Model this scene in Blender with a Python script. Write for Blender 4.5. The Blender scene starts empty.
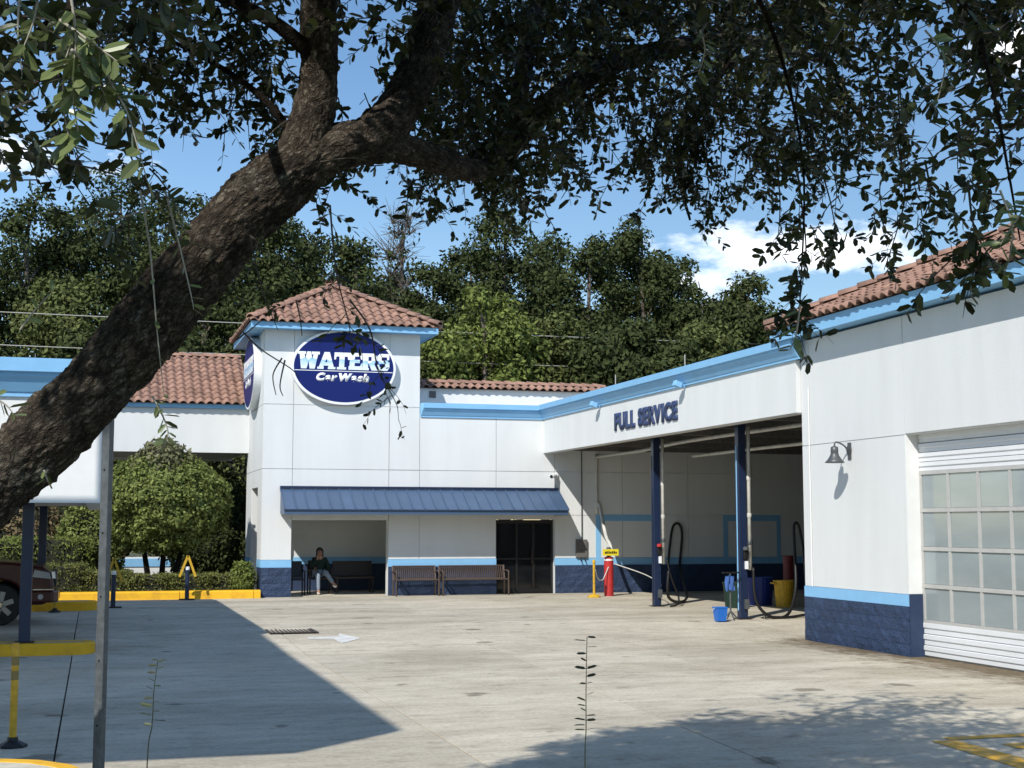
import bpy, bmesh, math, random
import numpy as np
from mathutils import Vector, Matrix, noise

# ------------------------------------------------------------------ camera, sky, sun, exposure
scene = bpy.context.scene
col = scene.collection
PITCH, YAW, FPX, CAMZ = math.radians(5.751), math.radians(16.508), 1400.0, 2.0
cam_d = bpy.data.cameras.new('camera'); cam = bpy.data.objects.new('camera', cam_d); col.objects.link(cam)
cam_d.sensor_width = 36.0; cam_d.lens = 36.0 * FPX / 1024.0
cam_d.clip_start = 0.05; cam_d.clip_end = 4000
cam.location = (0, 0, CAMZ); cam.rotation_euler = (math.pi/2 + PITCH, 0, -YAW)
scene.camera = cam

SUN = Vector((1.0, 1.1, -1.33)).normalized()          # the way the light travels
sun_d = bpy.data.lights.new('sun', 'SUN'); sun = bpy.data.objects.new('sun', sun_d); col.objects.link(sun)
sun_d.energy = 4.3; sun_d.angle = math.radians(0.53); sun_d.color = (1.0, 0.955, 0.89)
sun.rotation_euler = SUN.to_track_quat('-Z', 'Y').to_euler(); sun.location = (-30, -33, 40)

world = bpy.data.worlds.new('World'); scene.world = world; world.use_nodes = True
wn, wl = world.node_tree.nodes, world.node_tree.links
wn.clear()
w_out = wn.new('ShaderNodeOutputWorld'); w_bg = wn.new('ShaderNodeBackground'); w_bg.inputs[1].default_value = 0.142
sky = wn.new('ShaderNodeTexSky'); sky.sky_type = 'NISHITA'; sky.sun_disc = False
sky.sun_elevation = math.asin(-SUN.z); sky.sun_rotation = math.atan2(1.0, -1.1)
sky.air_density = 1.0; sky.dust_density = 0.0; sky.ozone_density = 1.2
def wnode(t, **kw):
    n = wn.new(t)
    for k, v in kw.items(): setattr(n, k, v)
    return n
tc = wnode('ShaderNodeTexCoord'); mp = wnode('ShaderNodeMapping')
mp.inputs['Scale'].default_value = (3.6, 3.6, 8.5); mp.inputs['Location'].default_value = (5.284, 3.105, 0.58)
wl.new(tc.outputs['Generated'], mp.inputs[0])
cn = wnode('ShaderNodeTexNoise'); cn.noise_dimensions = '4D'; cn.inputs['W'].default_value = 24.66; cn.inputs['Scale'].default_value = 1.0; cn.inputs['Detail'].default_value = 9; cn.inputs['Roughness'].default_value = 0.56
wl.new(mp.outputs[0], cn.inputs['Vector'])
cr = wnode('ShaderNodeValToRGB'); cr.color_ramp.elements[0].position = 0.595; cr.color_ramp.elements[1].position = 0.65
wl.new(cn.outputs[0], cr.inputs[0])
wmix = wnode('ShaderNodeMix', data_type='RGBA')
wmix.inputs['B'].default_value = (10.0, 10.2, 10.6, 1)
hsv = wnode('ShaderNodeHueSaturation'); hsv.inputs['Saturation'].default_value = 1.16; hsv.inputs['Value'].default_value = 1.0
wl.new(sky.outputs[0], hsv.inputs['Color'])
wl.new(cr.outputs[0], wmix.inputs['Factor']); wl.new(hsv.outputs[0], wmix.inputs['A'])
wl.new(wmix.outputs['Result'], w_bg.inputs[0]); wl.new(w_bg.outputs[0], w_out.inputs[0])

scene.render.engine = 'CYCLES'
scene.cycles.max_bounces = 8; scene.cycles.transparent_max_bounces = 12
vs = scene.view_settings
vs.view_transform = 'Standard'; vs.look = 'None'; vs.gamma = 1.0; vs.use_curve_mapping = False; vs.exposure = 0.2
scene.render.resolution_x, scene.render.resolution_y = 1024, 768

rnd = random.Random(7); nr = np.random.default_rng(11)
FW = Vector((math.sin(YAW)*math.cos(PITCH), math.cos(YAW)*math.cos(PITCH), math.sin(PITCH)))
RT = Vector((math.cos(YAW), -math.sin(YAW), 0)); UP = RT.cross(FW)
def at(x, y, d):
    """world point seen at pixel x, y of the photograph at d metres"""
    return Vector((0, 0, CAMZ)) + (FW + RT*((x-512)/FPX) - UP*((y-384)/FPX))*d
def proj(P):
    d = P - np.array((0, 0, CAMZ)); z = d @ np.array(FW)
    return 512+FPX*(d @ np.array(RT))/z, 384-FPX*(d @ np.array(UP))/z, z

# ------------------------------------------------------------------ materials
MATS = {}
def mat(name, color, rough=0.6, var=0.0, scale=6.0, bump=0.0, bscale=60.0, metal=0.0, spec=0.4, color2=None,
        stretch=(1, 1, 1), orand=0.0, island=0.0, trans=0.0, coat=0.0, detail=6, bdist=0.01, lo=0.35, hi=0.68, world=True):
    m = bpy.data.materials.new(name); m.use_nodes = True
    n, l = m.node_tree.nodes, m.node_tree.links
    b = n['Principled BSDF']; out = n['Material Output']
    b.inputs['Roughness'].default_value = rough; b.inputs['Metallic'].default_value = metal
    b.inputs['Specular IOR Level'].default_value = spec; b.inputs['Coat Weight'].default_value = coat
    c1 = (*color, 1)
    b.inputs['Base Color'].default_value = c1
    geo = n.new('ShaderNodeNewGeometry')
    mpn = n.new('ShaderNodeMapping'); mpn.inputs['Scale'].default_value = stretch
    l.new(geo.outputs['Position'], mpn.inputs[0])
    last = None
    if var > 0 or color2:
        t = n.new('ShaderNodeTexNoise'); t.inputs['Scale'].default_value = scale; t.inputs['Detail'].default_value = detail; t.inputs['Roughness'].default_value = 0.6
        l.new(mpn.outputs[0], t.inputs['Vector'])
        r = n.new('ShaderNodeValToRGB'); r.color_ramp.elements[0].position = lo; r.color_ramp.elements[1].position = hi
        c2 = color2 if color2 else tuple(c*(1-var) for c in color)
        r.color_ramp.elements[0].color = (*c2, 1); r.color_ramp.elements[1].color = c1
        l.new(t.outputs[0], r.inputs[0]); last = r.outputs[0]
    for amt, src in ((orand, 'obj'), (island, 'isl')):
        if amt <= 0: continue
        h = n.new('ShaderNodeHueSaturation')
        mr = n.new('ShaderNodeMapRange'); mr.inputs['To Min'].default_value = 1-amt; mr.inputs['To Max'].default_value = 1+amt
        if src == 'obj':
            oi = n.new('ShaderNodeObjectInfo'); l.new(oi.outputs['Random'], mr.inputs[0])
        else:
            l.new(geo.outputs['Random Per Island'], mr.inputs[0])
        l.new(mr.outputs[0], h.inputs['Value'])
        if last: l.new(last, h.inputs['Color'])
        else: h.inputs['Color'].default_value = c1
        last = h.outputs[0]
    if last: l.new(last, b.inputs['Base Color'])
    if bump > 0:
        t2 = n.new('ShaderNodeTexNoise'); t2.inputs['Scale'].default_value = bscale; t2.inputs['Detail'].default_value = 5
        l.new(geo.outputs['Position'], t2.inputs['Vector'])
        bp = n.new('ShaderNodeBump'); bp.inputs['Strength'].default_value = bump; bp.inputs['Distance'].default_value = bdist
        l.new(t2.outputs[0], bp.inputs['Height']); l.new(bp.outputs[0], b.inputs['Normal'])
    if trans > 0:
        tr = n.new('ShaderNodeBsdfTranslucent'); mx = n.new('ShaderNodeMixShader'); mx.inputs[0].default_value = trans
        if last: l.new(last, tr.inputs[0])
        else: tr.inputs[0].default_value = c1
        l.new(b.outputs[0], mx.inputs[1]); l.new(tr.outputs[0], mx.inputs[2]); l.new(mx.outputs[0], out.inputs[0])
    MATS[name] = m
    return m

WHITE = mat('white stucco', (0.70, 0.72, 0.72), 0.85, scale=1.6, color2=(0.652, 0.672, 0.668), bump=0.6, bscale=110, spec=0.2, stretch=(1, 1, 0.16), bdist=0.008, lo=0.3, hi=0.6, detail=9, orand=0.012)
WHITE_CLEAN = mat('white paint', (0.78, 0.79, 0.78), 0.6, var=0.06, scale=3)
CREAM = mat('soffit white', (0.6, 0.6, 0.58), 0.8, var=0.08, scale=2)
LBLUE = mat('light blue paint', (0.235, 0.50, 0.78), 0.5, var=0.08, scale=3, bump=0.08, bscale=90)
NAVY = mat('navy paint', (0.02, 0.036, 0.082), 0.6, scale=5, color2=(0.026, 0.047, 0.102), bump=0.25, bscale=70, orand=0.06)
NAVY_BLOCK = mat('navy split face block', (0.02, 0.038, 0.085), 0.65, scale=9, color2=(0.03, 0.054, 0.115), bump=0.9, bscale=26, orand=0.12, bdist=0.03)
NAVY_SMOOTH = mat('navy gloss paint', (0.014, 0.026, 0.066), 0.35, var=0.15, scale=8)
AWN = mat('navy metal sheet', (0.06, 0.105, 0.185), 0.42, var=0.1, scale=2, spec=0.5, orand=0.05)
TILE = mat('terracotta tile', (0.345, 0.205, 0.15), 0.85, scale=7, color2=(0.235, 0.14, 0.108), orand=0.2, bump=0.3, bscale=80)
TILE_ST = mat('terracotta tile far', (0.345, 0.205, 0.15), 0.85, scale=7, color2=(0.235, 0.14, 0.108), island=0.22)
DECK = mat('roof underlay', (0.16, 0.085, 0.06), 0.9)
DARK = mat('dark interior', (0.012, 0.012, 0.014), 0.8)
DGLASS = mat('dark door glass', (0.006, 0.007, 0.009), 0.08, spec=0.5)
METAL_DK = mat('dark bronze metal', (0.05, 0.036, 0.03), 0.5, metal=0.3, var=0.3, scale=20)
BENCH = mat('bench bronze', (0.10, 0.072, 0.058), 0.45, metal=0.2, var=0.2, scale=20)
GALV = mat('galvanised steel', (0.155, 0.168, 0.178), 0.5, metal=0.55, scale=30, color2=(0.10, 0.11, 0.118), bump=0.1, bscale=120)
GALVW = mat('wire steel', (0.45, 0.43, 0.38), 0.5, metal=0.3)
PIPE = mat('white pipe plastic', (0.66, 0.65, 0.60), 0.5, var=0.25, scale=6)
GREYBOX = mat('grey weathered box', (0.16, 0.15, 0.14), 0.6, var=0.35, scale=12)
BLACK = mat('black rubber', (0.012, 0.012, 0.013), 0.5, var=0.2, scale=30)
RED = mat('red paint', (0.50, 0.035, 0.035), 0.5, var=0.25, scale=10)
YELLOW = mat('yellow kerb paint', (0.78, 0.43, 0.015), 0.65, scale=4, color2=(0.58, 0.31, 0.02), bump=0.3, bscale=60, lo=0.3, hi=0.55)
YEL_PL = mat('yellow plastic', (0.66, 0.40, 0.03), 0.5, var=0.3, scale=9)
YEL_LINE = mat('yellow line paint', (0.62, 0.34, 0.02), 0.75, scale=9, color2=(0.42, 0.30, 0.12), lo=0.36, hi=0.56, bump=0.3)
LINE_WHITE = mat('white line paint', (0.66, 0.66, 0.63), 0.75, scale=7, color2=(0.48, 0.46, 0.42), lo=0.33, hi=0.5)
CREAM_KERB = mat('faded white kerb paint', (0.62, 0.58, 0.46), 0.8, var=0.25, scale=6)
BLUE_PL = mat('bright blue plastic', (0.02, 0.16, 0.60), 0.45, var=0.25, scale=14)
NAVY_PL = mat('dark blue plastic', (0.008, 0.03, 0.2), 0.4)
GREEN_PL = mat('dark green plastic', (0.010, 0.035, 0.022), 0.5, var=0.3, scale=9)
SIGNBLUE = mat('sign blue face', (0.005, 0.014, 0.125), 0.5, spec=0.25)
SIGNWHITE = mat('sign white face', (0.83, 0.85, 0.87), 0.4)
LAMPGREY = mat('lamp grey metal', (0.105, 0.11, 0.115), 0.45, metal=0.4)
DOORWHITE = mat('garage door white', (0.74, 0.76, 0.78), 0.45, var=0.06, scale=2)
DOORGREY = mat('garage door rail', (0.48, 0.48, 0.46), 0.45, var=0.1, scale=5)
PANE = mat('frosted pane', (0.24, 0.285, 0.30), 0.1, orand=0.1, scale=1.3, color2=(0.30, 0.345, 0.355), spec=0.7, stretch=(1, 0.4, 1.6))  # mottled tone puts soft sky reflections into the colour
KHAKI = mat('dry shrub', (0.16, 0.12, 0.06), 0.8, island=0.4)
BARK_T = mat('pale trunk bark', (0.17, 0.145, 0.12), 0.9, var=0.4, scale=5)
CAR = mat('dark red car paint', (0.040, 0.004, 0.006), 0.28, spec=0.35, coat=0.15)
ALLOY = mat('grey alloy', (0.22, 0.22, 0.23), 0.3, metal=0.8)
CHROME = mat('chrome', (0.55, 0.55, 0.56), 0.15, metal=1.0)
LAMPGLASS = mat('headlight glass', (0.42, 0.44, 0.46), 0.08, spec=0.8, metal=0.3)
TYRE = mat('tyre rubber', (0.015, 0.015, 0.015), 0.8)
SKIN = mat('skin', (0.36, 0.2, 0.14), 0.5)
HAIR = mat('dark hair', (0.012, 0.009, 0.008), 0.5)
SHIRT = mat('dark green cloth', (0.014, 0.034, 0.026), 0.85, var=0.3, scale=20)
JEANS = mat('pale jeans cloth', (0.26, 0.31, 0.38), 0.85, var=0.2, scale=20)
SHOE = mat('white shoe', (0.7, 0.68, 0.64), 0.6)
GRASS_G = mat('ground grass earth', (0.06, 0.075, 0.025), 0.95, scale=1.2, color2=(0.10, 0.085, 0.05), bump=0.8, bscale=20)
MULCH = mat('mulch bed', (0.055, 0.03, 0.02), 0.95, var=0.5, scale=12, bump=1.0, bscale=40)
ROOFGREY = mat('flat roof grey', (0.35, 0.35, 0.34), 0.9)
BAYWALL_LINE = LBLUE
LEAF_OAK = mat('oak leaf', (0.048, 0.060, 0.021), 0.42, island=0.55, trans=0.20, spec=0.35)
LEAF_NEAR = mat('sunlit oak leaf', (0.135, 0.17, 0.065), 0.34, orand=0.35, trans=0.2, spec=0.5)  # paler copy of the oak leaf with sunlight put into the colour
TWIG = mat('oak twig', (0.06, 0.05, 0.04), 0.9)
TWIG_PALE = mat('pale oak shoot', (0.33, 0.30, 0.24), 0.8)
LEAF_DK = mat('dark evergreen foliage', (0.050, 0.064, 0.021), 0.75, island=0.4, trans=0.12, spec=0.15)
LEAF_MD = mat('mid green foliage', (0.10, 0.118, 0.038), 0.7, island=0.5, trans=0.15, spec=0.15)
LEAF_LT = mat('light green foliage', (0.145, 0.18, 0.045), 0.7, island=0.45, trans=0.18, spec=0.15)
LEAF_BUSH = mat('clipped bush foliage', (0.18, 0.215, 0.06), 0.6, island=0.5, trans=0.25, spec=0.2)
LEAF_TIP = mat('pale bush shoot foliage', (0.15, 0.15, 0.075), 0.6, island=0.5, trans=0.2, spec=0.25)
LEAF_HEDGE = mat('hedge foliage', (0.135, 0.145, 0.04), 0.6, island=0.5, trans=0.2, spec=0.25)

# concrete: pale, streaked, stained, tyre-dark towards the bay
def concrete():
    m = bpy.data.materials.new('broom finished concrete'); m.use_nodes = True
    n, l = m.node_tree.nodes, m.node_tree.links; b = n['Principled BSDF']
    b.inputs['Roughness'].default_value = 0.9; b.inputs['Specular IOR Level'].default_value = 0.2
    geo = n.new('ShaderNodeNewGeometry')
    def nz(scale, stretch, detail=6, rough=0.6):
        mpn = n.new('ShaderNodeMapping'); mpn.inputs['Scale'].default_value = stretch
        l.new(geo.outputs['Position'], mpn.inputs[0])
        t = n.new('ShaderNodeTexNoise'); t.inputs['Scale'].default_value = scale; t.inputs['Detail'].default_value = detail; t.inputs['Roughness'].default_value = rough
        l.new(mpn.outputs[0], t.inputs['Vector']); return t.outputs[0]
    def ramp(src, p0, c0, p1, c1):
        r = n.new('ShaderNodeValToRGB'); r.color_ramp.elements[0].position = p0; r.color_ramp.elements[1].position = p1
        r.color_ramp.elements[0].color = (*c0, 1); r.color_ramp.elements[1].color = (*c1, 1); l.new(src, r.inputs[0]); return r.outputs[0]
    def mul(a, bb, f=1.0):
        x = n.new('ShaderNodeMix'); x.data_type = 'RGBA'; x.blend_type = 'MULTIPLY'; x.inputs['Factor'].default_value = f
        l.new(a, x.inputs['A']); l.new(bb, x.inputs['B']); return x.outputs['Result']
    base = ramp(nz(0.7, (1, 1, 1)), 0.32, (0.51, 0.462, 0.365), 0.68, (0.61, 0.56, 0.455))
    streak = ramp(nz(0.55, (0.5, 2.2, 1), 10, 0.74), 0.38, (0.60, 0.585, 0.56), 0.55, (1, 1, 1))
    stain = ramp(nz(0.22, (0.7, 1.6, 1), 7, 0.65), 0.37, (0.60, 0.58, 0.55), 0.52, (1, 1, 1))
    blot = ramp(nz(2.6, (1, 1.8, 1), 10, 0.78), 0.36, (0.58, 0.56, 0.53), 0.50, (1, 1, 1))
    fine = ramp(nz(19, (1, 1, 1), 8, 0.75), 0.32, (0.76, 0.755, 0.74), 0.62, (1.06, 1.06, 1.06))
    spots = ramp(nz(1.5, (1, 1, 1), 3, 0.4), 0.265, (0.5, 0.49, 0.47), 0.315, (1, 1, 1))
    pale = ramp(nz(1.1, (0.35, 3.0, 1), 9, 0.7), 0.58, (1, 1, 1), 0.72, (1.22, 1.22, 1.2))
    c = mul(mul(mul(mul(mul(base, streak, 0.42), stain, 0.5), blot, 0.6), fine), mul(pale, spots))
    # dirt washed up against the garage wall
    sx = n.new('ShaderNodeSeparateXYZ'); l.new(geo.outputs['Position'], sx.inputs[0])
    ed = n.new('ShaderNodeMapRange'); ed.inputs['From Min'].default_value = 10.2; ed.inputs['From Max'].default_value = 11.9; l.new(sx.outputs['X'], ed.inputs[0])
    yd = n.new('ShaderNodeMapRange'); yd.inputs['From Min'].default_value = 23.2; yd.inputs['From Max'].default_value = 22.2; l.new(sx.outputs['Y'], yd.inputs[0])
    me_ = n.new('ShaderNodeMath'); me_.operation = 'MULTIPLY'; l.new(ed.outputs[0], me_.inputs[0]); l.new(yd.outputs[0], me_.inputs[1])
    dn = n.new('ShaderNodeMath'); dn.operation = 'MULTIPLY_ADD'; dn.inputs[1].default_value = 0.5; l.new(me_.outputs[0], dn.inputs[0]); l.new(nz(1.9, (1.6, 0.8, 1), 10, 0.8), dn.inputs[2])
    dirt = ramp(dn.outputs[0], 0.72, (1, 1, 1), 0.98, (0.33, 0.28, 0.22)); c = mul(c, dirt)
    oi = n.new('ShaderNodeObjectInfo'); mr = n.new('ShaderNodeMapRange'); mr.inputs['To Min'].default_value = 0.92; mr.inputs['To Max'].default_value = 1.06
    l.new(oi.outputs['Random'], mr.inputs[0]); h = n.new('ShaderNodeHueSaturation'); l.new(mr.outputs[0], h.inputs['Value']); l.new(c, h.inputs['Color'])
    l.new(h.outputs[0], b.inputs['Base Color'])
    bp = n.new('ShaderNodeBump'); bp.inputs['Strength'].default_value = 0.5; bp.inputs['Distance'].default_value = 0.006
    l.new(nz(45, (1, 1, 1), 5), bp.inputs['Height']); l.new(bp.outputs[0], b.inputs['Normal'])
    return m
CONC = concrete()
JOINT = mat('joint filler', (0.05, 0.047, 0.042), 0.95, var=0.4, scale=4)
def bark():
    m = bpy.data.materials.new('oak bark'); m.use_nodes = True
    n, l = m.node_tree.nodes, m.node_tree.links; b = n['Principled BSDF']
    b.inputs['Roughness'].default_value = 0.92; b.inputs['Specular IOR Level'].default_value = 0.15
    geo = n.new('ShaderNodeNewGeometry')
    at_ = n.new('ShaderNodeAttribute'); at_.attribute_name = 'relief'
    t = n.new('ShaderNodeTexNoise'); t.inputs['Scale'].default_value = 7; t.inputs['Detail'].default_value = 7
    l.new(geo.outputs['Position'], t.inputs['Vector'])
    r = n.new('ShaderNodeValToRGB'); r.color_ramp.elements[0].color = (0.062, 0.050, 0.040, 1); r.color_ramp.elements[1].color = (0.195, 0.165, 0.13, 1)
    r.color_ramp.elements[0].position = 0.3; r.color_ramp.elements[1].position = 0.7
    l.new(t.outputs[0], r.inputs[0])
    r2 = n.new('ShaderNodeValToRGB'); r2.color_ramp.elements[0].color = (0.14, 0.125, 0.11, 1); r2.color_ramp.elements[1].color = (1, 1, 1, 1)
    r2.color_ramp.elements[0].position = 0.02; r2.color_ramp.elements[1].position = 0.5
    l.new(at_.outputs['Fac'], r2.inputs[0])
    x = n.new('ShaderNodeMix'); x.data_type = 'RGBA'; x.blend_type = 'MULTIPLY'; x.inputs['Factor'].default_value = 1
    t3 = n.new('ShaderNodeTexNoise'); t3.inputs['Scale'].default_value = 3.4; t3.inputs['Detail'].default_value = 9; t3.inputs['Roughness'].default_value = 0.7
    l.new(geo.outputs['Position'], t3.inputs['Vector'])
    r3 = n.new('ShaderNodeValToRGB'); r3.color_ramp.elements[0].position = 0.56; r3.color_ramp.elements[1].position = 0.66; l.new(t3.outputs[0], r3.inputs[0])
    li = n.new('ShaderNodeMix'); li.data_type = 'RGBA'; li.inputs['B'].default_value = (0.24, 0.235, 0.195, 1); l.new(r3.outputs[0], li.inputs['Factor']); l.new(r.outputs[0], li.inputs['A'])
    l.new(li.outputs['Result'], x.inputs['A']); l.new(r2.outputs[0], x.inputs['B']); l.new(x.outputs['Result'], b.inputs['Base Color'])
    t2 = n.new('ShaderNodeTexNoise'); t2.inputs['Scale'].default_value = 90; t2.inputs['Detail'].default_value = 6
    l.new(geo.outputs['Position'], t2.inputs['Vector'])
    wn_ = n.new('ShaderNodeTexNoise'); wn_.inputs['Scale'].default_value = 20; wn_.inputs['Detail'].default_value = 6; l.new(geo.outputs['Position'], wn_.inputs['Vector'])
    wm = n.new('ShaderNodeVectorMath'); wm.operation = 'MULTIPLY_ADD'; wm.inputs[1].default_value = (0.075, 0.075, 0.075); l.new(wn_.outputs['Color'], wm.inputs[0]); bc = n.new('ShaderNodeAttribute'); bc.attribute_name = 'barkco'; l.new(bc.outputs['Vector'], wm.inputs[2])
    vo = n.new('ShaderNodeTexVoronoi'); vo.feature = 'DISTANCE_TO_EDGE'; vo.inputs['Scale'].default_value = 46; l.new(wm.outputs[0], vo.inputs['Vector'])
    vr = n.new('ShaderNodeValToRGB'); vr.color_ramp.elements[0].position = 0.0; vr.color_ramp.elements[1].position = 0.34
    vr.color_ramp.elements[0].color = (0.30, 0.27, 0.25, 1); vr.color_ramp.elements[1].color = (1.1, 1.1, 1.1, 1); l.new(vo.outputs['Distance'], vr.inputs[0])
    x2 = n.new('ShaderNodeMix'); x2.data_type = 'RGBA'; x2.blend_type = 'MULTIPLY'; x2.inputs['Factor'].default_value = 0.85
    l.new(x.outputs['Result'], x2.inputs['A']); l.new(vr.outputs[0], x2.inputs['B']); l.new(x2.outputs['Result'], b.inputs['Base Color'])
    hb = n.new('ShaderNodeMath'); hb.operation = 'MULTIPLY_ADD'; hb.inputs[1].default_value = 0.35; l.new(t2.outputs[0], hb.inputs[0]); l.new(vr.outputs[0], hb.inputs[2])
    bp = n.new('ShaderNodeBump'); bp.inputs['Strength'].default_value = 0.9; bp.inputs['Distance'].default_value = 0.012
    l.new(hb.outputs[0], bp.inputs['Height']); l.new(bp.outputs[0], b.inputs['Normal'])
    return m
BARK = bark()
def waters_mat():                                  # printed lettering: white above, pale blue wave below
    m = bpy.data.materials.new('two tone letter print'); m.use_nodes = True
    n, l = m.node_tree.nodes, m.node_tree.links; b = n['Principled BSDF']; b.inputs['Roughness'].default_value = 0.4
    tcn = n.new('ShaderNodeTexCoord'); sep = n.new('ShaderNodeSeparateXYZ'); l.new(tcn.outputs['Object'], sep.inputs[0])
    w = n.new('ShaderNodeTexNoise'); w.inputs['Scale'].default_value = 5.0; l.new(tcn.outputs['Object'], w.inputs['Vector'])
    ma = n.new('ShaderNodeMath'); ma.operation = 'MULTIPLY_ADD'; ma.inputs[1].default_value = 0.28
    l.new(w.outputs[0], ma.inputs[0]); l.new(sep.outputs['Y'], ma.inputs[2])
    r = n.new('ShaderNodeValToRGB'); e = r.color_ramp.elements
    e[0].position = 0.17; e[0].color = (0.72, 0.82, 0.9, 1); e[1].position = 0.34; e[1].color = (0.86, 0.88, 0.9, 1)
    q = e.new(0.325); q.color = (0.30, 0.56, 0.82, 1)
    l.new(ma.outputs[0], r.inputs[0]); l.new(r.outputs[0], b.inputs['Base Color'])
    return m
TWO_TONE = waters_mat()

# ------------------------------------------------------------------ builders
ORI = {}
def link(o, parent=None):
    col.objects.link(o)
    if parent is not None: o.parent = parent; ORI[o.name] = ORI.get(parent.name, Vector())
    return o
def tag(o, label=None, cat=None, group=None, kind=None):
    if label: o['label'] = label
    if cat: o['category'] = cat
    if group: o['group'] = group
    if kind: o['kind'] = kind
    return o
def thing(name, label, cat, loc=(0, 0, 0), group=None):
    o = bpy.data.objects.new(name, None); col.objects.link(o); o.location = loc; o.empty_display_size = 0.2
    ORI[o.name] = Vector(loc)
    return tag(o, label, cat, group)
def place(o, parent, M):
    """child with its own mesh frame M in world space"""
    col.objects.link(o); o.parent = parent; o.matrix_local = Matrix.Translation(-ORI[parent.name]) @ M
    ORI[o.name] = ORI[parent.name]
    return o
class MB:
    def __init__(s): s.v = []; s.f = []
    def add(s, vs_, fs):
        k = len(s.v); s.v += [tuple(p) for p in vs_]; s.f += [tuple(i+k for i in f) for f in fs]; return s
    def box(s, x0, y0, z0, x1, y1, z1):
        return s.add([(x0, y0, z0), (x1, y0, z0), (x1, y1, z0), (x0, y1, z0), (x0, y0, z1), (x1, y0, z1), (x1, y1, z1), (x0, y1, z1)],
                     [(0, 3, 2, 1), (4, 5, 6, 7), (0, 1, 5, 4), (1, 2, 6, 5), (2, 3, 7, 6), (3, 0, 4, 7)])
    def obox(s, c, ax, ay, az):
        c, ax, ay, az = map(Vector, (c, ax, ay, az)); p = []
        for k in (-1, 1):
            for a, b in ((-1, -1), (1, -1), (1, 1), (-1, 1)): p.append(c + ax*a + ay*b + az*k)
        return s.add(p, [(0, 3, 2, 1), (4, 5, 6, 7), (0, 1, 5, 4), (1, 2, 6, 5), (2, 3, 7, 6), (3, 0, 4, 7)])
    def prism(s, poly, d):
        """poly: list of 3D points, extruded by vector d"""
        n = len(poly); d = Vector(d); a = [Vector(p) for p in poly]
        return s.add(a + [p + d for p in a], [tuple(range(n-1, -1, -1)), tuple(range(n, 2*n))] + [(i, (i+1) % n, (i+1) % n + n, i+n) for i in range(n)])
    def tube(s, pts, rad, seg=8, cap=True):
        pts = [Vector(p) for p in pts]; n = len(pts)
        if not hasattr(rad, '__len__'): rad = [rad]*n
        t0 = (pts[1]-pts[0]).normalized()
        a = t0.orthogonal().normalized(); vs_ = []; fs = []
        for i, p in enumerate(pts):
            t = (pts[min(i+1, n-1)] - pts[max(i-1, 0)]).normalized()
            a = (a - t*a.dot(t)).normalized(); b = t.cross(a)
            for k in range(seg):
                an = 2*math.pi*k/seg; vs_.append(p + (a*math.cos(an) + b*math.sin(an))*rad[i])
        for i in range(n-1):
            for k in range(seg):
                k2 = (k+1) % seg; fs.append((i*seg+k, i*seg+k2, (i+1)*seg+k2, (i+1)*seg+k))
        if cap: fs += [tuple(range(seg-1, -1, -1)), tuple((n-1)*seg+k for k in range(seg))]
        return s.add(vs_, fs)
    def lathe(s, c, prof, seg=16, axis='Z'):
        c = Vector(c); vs_ = []; fs = []; n = len(prof)
        for r, h in prof:
            for k in range(seg):
                an = 2*math.pi*k/seg; q = (r*math.cos(an), r*math.sin(an), h)
                if axis == 'X': q = (q[2], q[0], q[1])
                if axis == 'Y': q = (q[0], q[2], q[1])
                vs_.append(c + Vector(q))
        for i in range(n-1):
            for k in range(seg):
                k2 = (k+1) % seg; f = (i*seg+k, i*seg+k2, (i+1)*seg+k2, (i+1)*seg+k); fs.append(f if axis != 'Y' else f[::-1])
        fs += [tuple(range(seg-1, -1, -1)), tuple((n-1)*seg+k for k in range(seg))]
        return s.add(vs_, fs)
    def build(s, name, m, parent=None, smooth=False, bevel=0):
        o0 = ORI.get(parent.name, Vector()) if parent is not None else Vector()
        me = bpy.data.meshes.new(name); me.from_pydata([(p[0]-o0.x, p[1]-o0.y, p[2]-o0.z) for p in s.v], [], s.f); me.materials.append(m)
        if smooth: me.shade_smooth()
        o = bpy.data.objects.new(name, me); link(o, parent)
        if bevel:
            bv = o.modifiers.new('bevel', 'BEVEL'); bv.width = bevel; bv.segments = 2; bv.limit_method = 'ANGLE'; bv.angle_limit = 0.6
        return o
def np_mesh(name, V, Fq, m, parent=None, smooth=False):
    """V (n,3), Fq (k,4) or (k,3) index arrays"""
    o0 = ORI.get(parent.name, Vector()) if parent is not None else Vector()
    me = bpy.data.meshes.new(name); V = np.asarray(V, np.float32) - np.array(o0, np.float32); Fq = np.asarray(Fq, np.int32)
    k = Fq.shape[1]
    me.vertices.add(len(V)); me.vertices.foreach_set('co', V.ravel())
    me.loops.add(Fq.size); me.loops.foreach_set('vertex_index', Fq.ravel())
    me.polygons.add(len(Fq)); me.polygons.foreach_set('loop_start', np.arange(0, Fq.size, k, dtype=np.int32))
    me.polygons.foreach_set('loop_total', np.full(len(Fq), k, np.int32))
    me.update(calc_edges=True); me.validate(); me.materials.append(m)
    if smooth: me.shade_smooth()
    return link(bpy.data.objects.new(name, me), parent)
def nrm(a): return a/np.maximum(np.linalg.norm(a, axis=1, keepdims=True), 1e-9)
LEAFSH = np.array([(0, 0, 0), (0.24, 0.37, 0.10), (0.76, 0.40, 0.12), (1, 0, 0.02), (0.76, -0.40, 0.12), (0.24, -0.37, 0.10)])
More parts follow.
